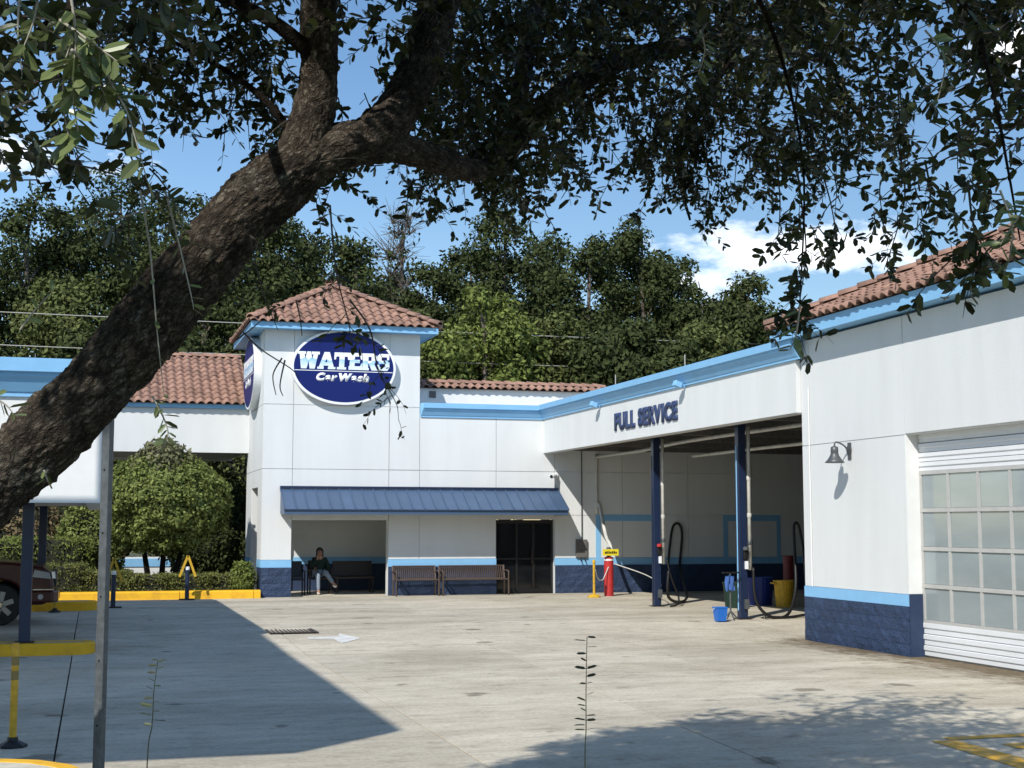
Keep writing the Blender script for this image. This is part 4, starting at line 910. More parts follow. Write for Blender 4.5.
# ------------------------------------------------------------------ small things around the bay
rb = thing('red_bollard', 'red bollard with yellow tag below the slanting white pipe', 'bollard', (13.10, 35.17, 0.13))
MB().lathe((13.10, 35.17, 0.13), [(0.125, 0), (0.125, 0.98), (0.115, 1.02), (0.06, 1.04)], 18).build('post', RED, rb, smooth=False)
MB().lathe((13.10, 35.17, 1.06), [(0.127, 0), (0.127, 0.045)], 18).build('white_ring', SIGNWHITE, rb)
tg = MB().obox((13.10, 35.02, 1.28), (0.22, 0, 0), (0, 0.01, 0), (0, 0, 0.085)).build('tag', mat('yellow tag', (0.75, 0.62, 0.03), 0.5), rb)
for i, x in enumerate((-.15, -.105, -.05, 0.0, .05, .1, .15)): MB().box(13.10+x-0.017, 35.002, 1.25, 13.10+x+0.017, 35.0095, 1.25+(0.06 if i % 3 else 0.045)).build('print_mark', BLACK, tg)
MB().lathe((13.10, 35.17, 1.17), [(0.05, 0), (0.06, 0.03), (0.06, 0.22), (0.05, 0.25)], 12).build('hose_socket', GALV, rb)
ys_ = thing('yellow_stanchion', 'yellow stanchion on a round base left of the red bollard', 'stanchion', (12.46, 34.55, 0.13))
MB().lathe((12.46, 34.55, 0.13), [(0.17, 0), (0.17, 0.03), (0.12, 0.07), (0.04, 0.09)], 20).build('base', YEL_PL, ys_)
MB().lathe((12.46, 34.55, 0.21), [(0.032, 0), (0.032, 0.80), (0.045, 0.82), (0.04, 0.87), (0.01, 0.9)], 12).build('post', YEL_PL, ys_)
tag(MB().tube(smoothpts([(12.50, 34.55, 0.85), (12.62, 34.7, 0.62), (12.8, 34.85, 0.56), (12.95, 35.0, 0.72), (13.05, 35.05, 0.9)]), 0.014, 6).build('chain', PIPE, smooth=True), 'pale chain sagging between the yellow stanchion and the red bollard', 'chain')
def tub(name, label, cat, x, y, r0, r1, h, m, seg=20, group=None):
    t = thing(name, label, cat, (x, y, 0.13), group)
    MB().lathe((x, y, 0.13), [(r0, 0), (r1, h), (r1+0.02, h), (r1+0.02, h+0.03), (r1-0.02, h+0.03), (r1-0.02, h-0.02), (r0-0.02, 0.04)], seg).build('tub', m, t, smooth=False)
    return t
bk_ = thing('blue_bucket', 'bright blue square bucket in the sun at the foot of the column', 'bucket', (11.80, 25.45, 0.13))
m = MB(); o_, i_ = [], []
for (h, w_) in ((0.0, 0.085), (0.25, 0.11), (0.25, 0.12), (0.272, 0.12), (0.272, 0.1), (0.05, 0.08)):
    m.v += [(11.80-w_, 25.45-w_, 0.13+h), (11.80+w_, 25.45-w_, 0.13+h), (11.80+w_, 25.45+w_, 0.13+h), (11.80-w_, 25.45+w_, 0.13+h)]
for q in range(5):
    for k in range(4): m.f.append((q*4+k, q*4+(k+1) % 4, q*4+4+(k+1) % 4, q*4+4+k))
m.f += [(3, 2, 1, 0), (20, 21, 22, 23)]; m.build('pail', BLUE_PL, bk_)
MB().tube(smoothpts([(11.68, 25.45, 0.38), (11.67, 25.5, 0.34), (11.72, 25.58, 0.28), (11.88, 25.58, 0.28), (11.93, 25.5, 0.34), (11.92, 25.45, 0.38)]), 0.006, 6).build('handle', SIGNWHITE, bk_)
tub('green_bin', 'dark green bin in the shade behind the column', 'bin', 14.0, 29.4, 0.22, 0.27, 0.55, GREEN_PL)
tub('blue_barrel', 'dark blue barrel between the column and the yellow bin', 'barrel', 15.03, 30.2, 0.28, 0.31, 0.62, NAVY_PL)
t = tub('yellow_bin', 'yellow bin in the bay next to the corner of the garage', 'bin', 15.2, 29.32, 0.19, 0.235, 0.58, YEL_PL)
MB().box(14.90, 29.22, 0.66, 14.95, 29.42, 0.69).build('handle', YEL_PL, t)
rbk = tub('red_canister', 'red canister standing behind the yellow bin', 'canister', 16.2, 31.0, 0.13, 0.13, 1.1, mat('dark red enamel', (0.16, 0.02, 0.02), 0.5, var=0.3, scale=9))
st = thing('squeegee_stand', 'small stand with blue cloth at the foot of the column', 'stand', (12.15, 25.72, 0.13))
for a in range(4): MB().tube([(12.15, 25.72, 0.30), (12.15+0.16*math.cos(a*1.57), 25.72+0.16*math.sin(a*1.57), 0.14)], 0.015, 6).build('foot', GALV, st)
MB().tube([(12.15, 25.72, 0.28), (12.15, 25.72, 1.05)], 0.018, 6).build('pole', GALV, st); MB().box(11.98, 25.70, 1.04, 12.34, 25.74, 1.07).build('crossbar', BLACK, st)
ck = MB(); n_ = 7
for j in range(7):
    for i in range(n_): ck.v.append((12.02+0.2*i/(n_-1), 25.66+0.035*math.sin(i*2.1+j*0.6), 1.0-0.30*j/6-0.02*math.sin(i*1.7)))
for j in range(6):
    for i in range(n_-1): k = j*n_+i; ck.f.append((k, k+1, k+n_+1, k+n_))
ck.build('cloth', mat('blue cloth', (0.05, 0.12, 0.35), 0.9), st, smooth=True)
# ------------------------------------------------------------------ delineators and sign posts
def delineator(label, x, y, h, m=YEL_PL, r=0.033, bands=True, base=0.0):
    zb = gz(y)+base; t = thing('delineator_post', label, 'post', (x, y, zb), 'yellow delineator posts')
    MB().lathe((x, y, zb), [(0.13, 0), (0.13, 0.02), (0.05, 0.06), (0.045, 0.09)], 8).build('base', BLACK, t)
    MB().lathe((x, y, zb+0.085), [(r, 0), (r, h-0.1), (r*0.8, h-0.085)], 14).build('post', m, t)
    if bands:
        for k in (0.12, 0.25): MB().lathe((x, y, zb+h-k-0.08), [(r+0.002, 0), (r+0.002, 0.08)], 14).build('band', mat('grey reflective band', (0.22, 0.17, 0.06), 0.5) if 'grey reflective band' not in MATS else MATS['grey reflective band'], t)
delineator('yellow delineator post on a black base at the lower left edge', -0.66, 13.69, 0.93)
delineator('short yellow delineator by the far island under the pickup bumper', -0.78, 32.0, 0.6, bands=False)
def a_sign(label, x, y, h):
    zb = gz(y); t = thing('arrow_post', label, 'sign post', (x, y, zb), 'yellow chevron posts along the kerb')
    MB().box(x-0.19, y-0.13, zb, x+0.19, y+0.13, zb+0.03).build('base', BLACK, t)
    MB().tube([(x, y, zb+0.03), (x, y, zb+0.75)], 0.055, 12).build('post', NAVY_SMOOTH, t); MB().tube([(x, y, zb+0.75), (x, y, zb+0.83)], 0.057, 12).build('white_collar', SIGNWHITE, t)
    for s_ in (-1, 1): MB().obox((x+s_*0.10, y-0.075, zb+h-0.28), (0.026, 0, s_*0.01), (0, 0.012, 0), (s_*-0.095, 0, 0.26)).build('chevron_board', YEL_PL, t)
a_sign('yellow chevron on a navy post standing before the hedge', 2.26, 36.31, 1.12)
a_sign('yellow chevron post partly hidden behind the galvanised post', 0.44, 33.3, 1.12)
P0, P1 = at(97.5, 800, 7.0), at(106.5, 425, 7.0)
sp = thing('galvanised_post', 'galvanised steel sign post in the left foreground, its top behind the oak trunk', 'post', (P0.x, P0.y, 0.2))
ax = Vector((P0.x, P0.y, 0)); s_ = 0.0225
m = MB(); prof = [(-s_, -0.006), (-s_*0.55, -0.006), (-s_*0.5, 0.03), (s_*0.5, 0.03), (s_*0.55, -0.006), (s_, -0.006), (s_, 0.0), (s_*0.62, 0.0), (s_*0.55, 0.036), (-s_*0.55, 0.036), (-s_*0.62, 0.0), (-s_, 0.0)]
prof = [(-s_, -s_), (s_, -s_), (s_, s_), (-s_, s_)]
m.prism([(ax.x+a*math.cos(-.55)-b*math.sin(-.55), ax.y+a*math.sin(-.55)+b*math.cos(-.55), 0.1) for a, b in prof], (0, 0, 2.62)); m.build('post', GALV, sp, bevel=0.004)
for i in range(5):
    z = 1.0+i*0.32; c_ = Vector((ax.x, ax.y, z))+Vector((math.sin(-.55)*s_*1.001, -math.cos(-.55)*s_*1.001, 0)); MB().lathe(c_+Vector((0, -0.001, 0)), [(0.006, -0.001), (0.006, 0.002)], 10, 'Y').build('dark_disc', DARK, sp)  # dark discs stand for the shade inside punched holes
# ------------------------------------------------------------------ pickup
tr = thing('pickup_truck', 'dark red pickup under the white canopy, front end facing right', 'pickup', (-3.4, 28.9, gz(28.9)))
TZ = gz(28.9); TY0, TY1, TF = 27.95, 29.9, -0.68
def arch(cx, r, z0=0.42, n=10): return [(cx+r*math.cos(math.pi*k/n), z0+r*math.sin(math.pi*k/n)) for k in range(n+1)]
side = [(TF-5.6, 0.55), (TF-5.6, 1.22)] + [(TF-3.6, 1.24), (TF-1.62, 1.22), (TF-0.75, 1.17), (TF-0.22, 1.08), (TF-0.08, 0.98), (TF-0.03, 0.72), (TF-0.02, 0.52), (TF-0.2, 0.38)] + arch(TF-0.98, 0.46, 0.38) + [(TF-1.5, 0.36), (TF-3.9, 0.36)] + arch(TF-4.5, 0.46, 0.38) + [(TF-5.2, 0.45)]
MB().prism([(x, TY0, TZ+z) for x, z in side], (0, TY1-TY0, 0)).build('body', CAR, tr, bevel=0.05)
cab = [(TF-1.75, 1.21), (TF-2.35, 1.80), (TF-2.6, 1.88), (TF-3.5, 1.88), (TF-3.85, 1.23)]
MB().prism([(x, TY0+0.14, TZ+z) for x, z in cab], (0, TY1-TY0-0.28, 0)).build('cab', CAR, tr, bevel=0.05)
MB().prism([(x, TY0+0.133, TZ+z) for x, z in ((TF-2.02, 1.30), (TF-2.42, 1.74), (TF-2.85, 1.78), (TF-2.85, 1.30))], (0, 0.004, 0)).build('side_window', DGLASS, tr)
MB().prism([(TF-1.80, TY0+0.22, TZ+1.26), (TF-2.31, TY0+0.22, TZ+1.77), (TF-2.31, TY1-0.22, TZ+1.77), (TF-1.80, TY1-0.22, TZ+1.26)], (0.012, 0, 0.012)).build('windscreen', DGLASS, tr)
MB().prism([(TF-0.42, TY0-0.006, TZ+0.90), (TF-0.08, TY0-0.006, TZ+0.86), (TF-0.12, TY0-0.006, TZ+0.98), (TF-0.38, TY0-0.006, TZ+1.03)], (0, 0.02, 0)).build('headlight', LAMPGLASS, tr)
MB().obox((TF-0.04, TY0+0.2, TZ+0.93), (0.035, 0.01, 0), (0, 0.18, 0), (-0.01, 0, 0.07)).build('headlight', LAMPGLASS, tr, bevel=0.01); MB().obox((TF-0.04, TY1-0.2, TZ+0.93), (0.035, -0.01, 0), (0, 0.18, 0), (-0.01, 0, 0.07)).build('headlight', LAMPGLASS, tr, bevel=0.01)
MB().box(TF-0.06, TY0+0.42, TZ+0.70, TF+0.0, TY1-0.42, TZ+1.0).build('grille', BLACK, tr)
bm_ = MB().prism([(TF-0.45, TY0-0.03, TZ+0.42), (TF-0.04, TY0-0.03, TZ+0.42), (TF+0.05, TY0+0.15, TZ+0.42), (TF+0.05, TY1-0.15, TZ+0.42), (TF-0.04, TY1+0.03, TZ+0.42), (TF-0.45, TY1+0.03, TZ+0.42)], (0, 0, 0.22)).build('bumper', CAR, tr, bevel=0.03)
MB().box(TF-0.40, TY0-0.045, TZ+0.655, TF-0.03, TY0-0.012, TZ+0.675).build('chrome_strip', CHROME, tr)
MB().lathe((TF-0.26, TY0-0.032, TZ+0.53), [(0.05, -0.012), (0.05, 0.01)], 12, 'Y').build('fog_lamp', LAMPGLASS, tr)
for cx in (TF-0.98, TF-4.5):
    for yy, s_ in ((TY0+0.02, 1), (TY1-0.24, 1)):
        wh = MB().lathe((cx, yy, TZ+0.385), [(0.25, 0.0), (0.36, 0.01), (0.385, 0.05), (0.385, 0.19), (0.36, 0.22), (0.25, 0.22)], 28, 'Y').build('wheel', TYRE, tr, smooth=False)
        MB().lathe((cx, yy+0.03, TZ+0.385), [(0.06, -0.02), (0.245, 0.0), (0.25, 0.02), (0.25, 0.1)], 24, 'Y').build('rim', DARK, wh)
        for k in range(6):
            an = k*math.pi/3+0.3; dx, dz = math.cos(an), math.sin(an)
            MB().obox((cx+dx*0.14, yy+0.008, TZ+0.385+dz*0.14), (dx*0.11, 0, dz*0.11), (0, 0.012, 0), (-dz*0.045, 0, dx*0.045)).build('spoke', ALLOY, wh)
        MB().lathe((cx, yy+0.0, TZ+0.385), [(0.05, -0.012), (0.065, 0.01)], 14, 'Y').build('hub_cap', CHROME, wh)
        MB().lathe((cx, yy+0.012, TZ+0.385), [(0.262, 0.0), (0.262, 0.008), (0.235, 0.008), (0.235, 0.0)], 28, 'Y').build('rim_lip', CHROME, wh)
# ------------------------------------------------------------------ wires
wp = []
for x in (-32, 62):
    t = thing('utility_pole', 'wooden utility pole out of frame at %s' % ('left' if x < 0 else 'right'), 'pole', (x, 49, 0), 'utility poles'); MB().lathe((x, 49, 0), [(0.16, 0), (0.11, 11)], 12).build('pole', BARK_T, t); MB().box(x-0.06, 48.4, 9.5, x+0.06, 49.6, 9.62).build('crossarm', BARK_T, t)
for z, lb in ((8.95, 'upper pale wire strung behind the building in front of the trees'), (7.85, 'lower pale wire strung behind the building in front of the trees')):
    tag(MB().tube([(x, 48.85, z+0.5*((x-15)/47)**2) for x in range(-32, 63, 4)], 0.018, 6).build('overhead_wire', GALVW, smooth=True), lb, 'wire', 'overhead wires')
# ------------------------------------------------------------------ shrubs and background trees
def rand_dirs(n): return nrm(nr.normal(size=(n, 3)))
def lobe_leaves(c, r, n, L, W, squash=(1, 1, 1), up=0.35, shell=0.55):
    d = rand_dirs(n); rad = (shell+(1-shell)*nr.random(n)**0.6)[:, None]
    p = np.array(c) + d*rad*np.array(r)*np.array(squash)
    nn = nrm(d*0.9 + nr.normal(size=(n, 3))*0.6 + np.array((0, 0, up)))
    dd = np.cross(nn, nr.normal(size=(n, 3)))
    k = 0.7+0.6*nr.random(n)
    return p, dd, nn, L*k, W*k
def foliage(name, parts, m, parent, shape='quad', kind='stuff'):
    P, D, N, L, W = (np.concatenate([q[i] for q in parts]) for i in range(5))
    V, Fq = (quad_leaves if shape == 'quad' else leaf_arrays)(P, D, N, L, W)
    return tag(np_mesh(name, V, Fq, m, parent), kind=kind)
def shrub(name, label, cat, c, r, m, nleaf, L=0.09, core=True, group=None, boxy=1.0, lumps=0.18, tipm=None, tips=0):
    c = Vector(c); r = Vector(r); t = thing(name, label, cat, (c.x, c.y, 0.12), group)
    d = rand_dirs(nleaf); e = np.sign(d)*np.abs(d)**boxy
    e = e/np.max(np.abs(e), axis=1, keepdims=True)**(0.0 if boxy == 1 else 1.0)
    if boxy != 1: e *= (0.9+0.1*nr.random((nleaf, 1)))
    lump = np.array([1+lumps*noise.noise((q[0]*3.1+c.x, q[1]*3.1, q[2]*3.1)) + lumps*0.6*noise.noise((q[0]*7+c.x, q[1]*7, q[2]*7)) for q in d])[:, None]
    p = np.array(c) + e*np.array(r)*lump*(0.86+0.14*nr.random((nleaf, 1)))
    p[:, 2] = np.maximum(p[:, 2], 0.14)
    nn = nrm(e*0.8+nr.normal(size=(nleaf, 3))*0.65+np.array((0, 0, 0.25))); dd = np.cross(nn, nr.normal(size=(nleaf, 3))); k = 0.65+0.7*nr.random(nleaf)
    V, Fq = quad_leaves(p, dd, nn, L*k, L*0.55*k); tag(np_mesh('foliage', V, Fq, m, t), kind='stuff')
    if tips:
        sel = np.where(d[:, 2] > 0.35)[0][:tips]; k = 1.0+0.9*nr.random(len(sel))
        V, Fq = quad_leaves(p[sel], e[sel]*0.6+np.array((0, 0, 1))+nr.normal(size=(len(sel), 3))*0.3, nn[sel], L*1.5*k, L*0.6*k); tag(np_mesh('shoots', V, Fq, tipm, t), kind='stuff')
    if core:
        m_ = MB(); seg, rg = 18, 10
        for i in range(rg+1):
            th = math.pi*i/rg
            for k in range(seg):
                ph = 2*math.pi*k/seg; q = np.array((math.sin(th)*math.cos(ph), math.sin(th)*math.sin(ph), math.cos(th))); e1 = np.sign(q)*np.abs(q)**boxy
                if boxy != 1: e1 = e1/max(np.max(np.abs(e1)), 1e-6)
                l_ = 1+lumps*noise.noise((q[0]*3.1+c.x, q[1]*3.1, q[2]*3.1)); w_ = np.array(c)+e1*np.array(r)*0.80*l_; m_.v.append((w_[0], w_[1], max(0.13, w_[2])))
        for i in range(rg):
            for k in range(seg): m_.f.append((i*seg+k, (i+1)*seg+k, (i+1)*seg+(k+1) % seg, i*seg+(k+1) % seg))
        m_.build('dark_core', mat('shrub core', (0.018, 0.02, 0.01), 0.95) if 'shrub core' not in MATS else MATS['shrub core'], t, smooth=True)  # solid core, dark to give the shade between the leaves
    return t
# clipped round tree before the drive-through
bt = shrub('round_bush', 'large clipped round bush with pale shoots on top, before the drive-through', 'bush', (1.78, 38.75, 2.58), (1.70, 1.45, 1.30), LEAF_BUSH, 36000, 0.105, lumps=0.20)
d = lobe_leaves((1.72, 38.6, 3.35), (1.0, 0.9, 0.85), 4200, 0.16, 0.07, shell=0.5); foliage('shoots', [d], LEAF_TIP, bt)
d = lobe_leaves((1.65, 38.6, 3.9), (0.5, 0.5, 0.45), 900, 0.17, 0.07, shell=0.3); foliage('shoots', [d], LEAF_TIP, bt)
for i, (x, lean) in enumerate(((1.45, -0.15), (1.72, 0.05), (1.98, 0.22))):
    MB().tube([(x, 38.7, 0.1), (x+lean*0.5, 38.7, 0.7), (x+lean*1.4, 38.75, 1.5)], [0.09, 0.08, 0.06], 10).build('stem', BARK, bt)
x = -0.9; i = 0
for x, w_, h_, dy in ((-0.75, 0.62, 0.46, 0), (0.35, 0.62, 0.36, 0.05), (1.4, 0.62, 0.31, 0), (2.4, 0.60, 0.31, 0.04), (3.2, 0.45, 0.31, 0.1)):
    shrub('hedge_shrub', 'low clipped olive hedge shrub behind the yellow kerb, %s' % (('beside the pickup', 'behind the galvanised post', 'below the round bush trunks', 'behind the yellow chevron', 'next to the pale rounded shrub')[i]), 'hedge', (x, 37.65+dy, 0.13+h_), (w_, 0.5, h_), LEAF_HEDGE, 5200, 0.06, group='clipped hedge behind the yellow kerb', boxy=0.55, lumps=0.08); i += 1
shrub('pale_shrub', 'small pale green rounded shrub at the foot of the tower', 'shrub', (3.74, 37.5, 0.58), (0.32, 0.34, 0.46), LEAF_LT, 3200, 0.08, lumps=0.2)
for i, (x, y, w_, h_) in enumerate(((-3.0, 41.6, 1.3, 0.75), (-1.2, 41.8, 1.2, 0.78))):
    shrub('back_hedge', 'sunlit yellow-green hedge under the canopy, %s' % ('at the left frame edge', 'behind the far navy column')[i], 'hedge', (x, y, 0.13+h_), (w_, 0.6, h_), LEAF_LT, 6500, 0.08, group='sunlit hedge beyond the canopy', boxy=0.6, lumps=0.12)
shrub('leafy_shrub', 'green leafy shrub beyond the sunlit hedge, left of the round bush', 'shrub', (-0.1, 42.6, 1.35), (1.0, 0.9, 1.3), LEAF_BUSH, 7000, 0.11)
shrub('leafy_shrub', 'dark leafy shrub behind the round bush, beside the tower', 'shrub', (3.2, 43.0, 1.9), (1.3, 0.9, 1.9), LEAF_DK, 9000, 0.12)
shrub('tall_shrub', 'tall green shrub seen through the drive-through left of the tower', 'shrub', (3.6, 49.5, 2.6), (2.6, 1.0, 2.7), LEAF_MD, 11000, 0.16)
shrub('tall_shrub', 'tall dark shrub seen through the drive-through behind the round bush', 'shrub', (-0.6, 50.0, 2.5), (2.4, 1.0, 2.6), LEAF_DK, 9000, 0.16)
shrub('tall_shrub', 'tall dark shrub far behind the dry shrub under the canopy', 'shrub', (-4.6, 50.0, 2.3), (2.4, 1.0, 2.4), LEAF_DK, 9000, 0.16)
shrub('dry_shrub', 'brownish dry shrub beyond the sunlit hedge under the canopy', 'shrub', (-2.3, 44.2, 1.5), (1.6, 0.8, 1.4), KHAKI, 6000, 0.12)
def bgtree(px, top, depth, hw, m, label, n=9000, name='woodland_tree', bottom=None, bare=0.0, Lf=0.26):
    P = at(px, 525, depth); zt = at(px, top, depth).z; w_ = hw/FPX*depth; zb = bottom if bottom is not None else max(1.2, zt*0.22)
    t = thing(name, label, 'tree', (P.x, P.y, 0), 'trees of the wood behind the building')
    H = zt-zb; cz = zb+H/2; parts = []; tr_ = []
    nl = int(26+H*w_*0.9)
    for i in range(nl):
        a = rnd.uniform(0, 2*math.pi); q = (i+0.5)/nl; zz = zb+0.5+(H-1.0)*q
        prof = (math.sin(math.pi*min(0.98, 0.16+0.80*q))**0.55)*(0.78+0.34*noise.noise((px*0.1, q*5, 1.7)))
        rr_ = w_*prof*rnd.uniform(0.05, 1)**0.5; c = (P.x+rr_*math.cos(a), P.y+rr_*math.sin(a)*0.8, zz+rnd.uniform(-.3, .3))
        lr = rnd.uniform(0.5, 1.25)*(0.75+0.14*w_)*(1.0 if q < 0.85 else 0.7); tr_.append((c, lr))
    tot = sum(l[1]**2 for l in tr_)
    for c, lr in tr_:
        k = int(n*lr*lr/tot*(1-bare))
        if k > 5: parts.append(lobe_leaves(c, lr, k, Lf, Lf*0.5, squash=(1, 1, 0.8), shell=0.05, up=0.3))
    foliage('crown', parts, m, t)
    tb_ = MB(); tb_.tube([(P.x, P.y, -0.05), (P.x+0.1, P.y, zb), (P.x, P.y, zb+H*0.55), (P.x, P.y, zt-0.8)], [0.22, 0.18, 0.11, 0.03], 8); tb_.build('trunk', BARK_T, t)
    for c, lr in tr_[::4]:
        MB().tube([(P.x, P.y, max(zb, c[2]-1.6)), ((P.x+c[0])/2, (P.y+c[1])/2, c[2]-0.6), c], [0.08, 0.05, 0.02], 5).build('limb', BARK_T, t)
    if bare:
        tw = MB()
        for c, lr in tr_:
            for q in range(14):
                d_ = Vector(rand_dirs(1)[0])*lr*1.5; d_.z = abs(d_.z)*1.2; c_ = Vector(c); tw.tube([c_, c_+d_*0.5+Vector((0, 0, .1)), c_+d_], [0.022, 0.014, 0.006], 4)
        tag(tw.build('twigs', BARK_T, t), kind='stuff')
    return t
for a in ((18, 172, 57, 85, LEAF_DK, 'tall dark tree at the far left of the wood behind the canopy'),
          (112, 164, 60, 82, LEAF_DK, 'tall dark tree rising behind the oak trunk left of the tower'),
          (200, 190, 56, 75, LEAF_DK, 'dark tree behind the tiled wing roof'),
          (275, 205, 58, 70, LEAF_DK, 'dark tree rising behind the tower roof on its left'),
          (352, 226, 56, 62, LEAF_DK, 'dark tree rising straight behind the tower peak'),
          (505, 190, 62, 62, LEAF_DK, 'tallest dark tree of the wood right of the tower'),
          (432, 250, 58, 56, LEAF_DK, 'lower dark tree between the tower roof and the tallest tree'),
          (590, 226, 58, 60, LEAF_DK, 'dark tree in the middle of the wood above the bay cornice'),
          (645, 206, 60, 62, LEAF_DK, 'second tall dark tree of the wood, above the lower cloud'),
          (705, 280, 57, 52, LEAF_DK, 'low dark tree under the white cloud'),
          (752, 262, 54, 50, LEAF_DK, 'dark tree next to the garage roof corner'),
          (805, 305, 55, 45, LEAF_DK, 'dark tree half hidden behind the garage roof corner'),
          (485, 282, 51, 72, LEAF_LT, 'bright green broad tree between the tower and the bay'),
          (562, 305, 52, 58, LEAF_MD, 'mid green tree right of the bright green broad tree'),
          (640, 312, 52, 62, LEAF_DK, 'shadowy low tree behind the middle of the bay cornice'),
          (715, 312, 51, 58, LEAF_MD, 'low olive green tree behind the right end of the bay cornice'),
          (60, 262, 51, 80, LEAF_MD, 'low green tree above the canopy cornice'),
          (175, 275, 51, 75, LEAF_DK, 'low dark tree just above the wing roof ridge'),
          (270, 262, 51, 60, LEAF_DK, 'low dark tree close behind the tower roof on its left'),
          (415, 310, 51, 50, LEAF_MD, 'low green tree right beside the tower roof'),
          (-70, 210, 56, 80, LEAF_DK, 'dark tree partly cut by the left frame edge')):
    bgtree(*a, n=24000 if a[3] > 60 else 19000, Lf=0.21)
for a in ((66, 186, 66, 80, 'dark tree in the back row between the two tall left trees'), (158, 184, 66, 75, 'dark tree in the back row above the wing roof'), (235, 206, 66, 70, 'dark tree in the back row left of the tower peak'),
          (310, 222, 66, 70, 'dark tree in the back row behind the tower peak'), (470, 236, 66, 60, 'dark tree in the back row left of the tallest tree'), (545, 226, 67, 62, 'dark tree in the back row right of the tallest tree'),
          (615, 232, 66, 60, 'dark tree in the back row between the tall middle trees'), (675, 244, 66, 55, 'dark tree in the back row above the bay cornice middle'), (730, 286, 66, 60, 'dark tree in the back row next to the garage roof'),
          (390, 268, 66, 60, 'dark tree in the back row under the half bare tree'), (120, 300, 47.5, 80, 'low dark tree right behind the wing roof ridge at left'), (600, 330, 50, 60, 'low dark tree close behind the setback wall'), (680, 340, 50, 55, 'low dark tree close behind the bay roof')):
    bgtree(*a[:4], LEAF_DK, a[4], n=18000, Lf=0.25)
bgtree(400, 196, 64, 38, LEAF_DK, 'thin half bare grey tree against the sky right of the oak fork', n=2500, bare=0.75, bottom=7.0)
# ------------------------------------------------------------------ weeds in the foreground
WEED = mat('weed leaf', (0.04, 0.052, 0.022), 0.55, orand=0.45, trans=0.08)
def leaf_mesh(name, m, L=1.0, W=0.42):
    V, Fq = leaf_arrays(np.array([[0., 0, 0]]), np.array([[1., 0, 0]]), np.array([[0., 0, 1]]), np.array([L]), np.array([W]))
    me = bpy.data.meshes.new(name); me.from_pydata([tuple(v_) for v_ in V], [], [tuple(int(i) for i in f) for f in Fq]); me.materials.append(m); return me
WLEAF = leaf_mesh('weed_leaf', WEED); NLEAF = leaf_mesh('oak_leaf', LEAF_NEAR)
def put_leaf(me, parent, base, d, nn, L):
    d = Vector(d).normalized(); nn = Vector(nn); s2 = nn.cross(d).normalized(); n2 = d.cross(s2)
    M = Matrix.Identity(4); M.col[0][:3] = d*L; M.col[1][:3] = s2*L; M.col[2][:3] = n2*L; M.col[3][:3] = base
    return place(bpy.data.objects.new('leaf', me), parent, M)
def weed(label, pts, d, n, L, start):
    W_ = [at(x, y, d) for x, y in pts]; base = Vector((W_[0].x, W_[0].y, 0.38 if d < 6 else 0.2)); t = thing('weed_seedling', label, 'weed', base, 'tall thin weeds in the foreground')
    P = smoothpts([base]+W_, 8); MB().tube(P, [0.0028*(1-0.55*i/len(P)) for i in range(len(P))], 5).build('stem', WEED, t)
    k0 = int(len(P)*start)
    for i in range(n):
        j = k0+(len(P)-1-k0)*i/(n-1); p = P[int(j)]; a = (0 if i % 2 else math.pi)+rnd.uniform(-.6, .6); dd = RT*math.cos(a)+Vector((0, 1, 0))*math.sin(a)*0.6+Vector((0, 0, rnd.uniform(-0.1, 0.45))); rnd.random() < 0.88 and put_leaf(WLEAF, t, p, dd, Vector((rnd.uniform(-.4, .4), rnd.uniform(-1.3, .8), 1)), L*rnd.uniform(0.5, 1.25))
weed('thin upright weed left of centre in front of the canopy shadow', [(147, 768), (152, 725), (154, 690), (158, 660)], 5.2, 17, 0.046, 0.5)
weed('thin upright weed at centre in front of the sunlit concrete', [(585, 768), (586, 730), (586, 690), (587, 637)], 5.2, 24, 0.042, 0.5)
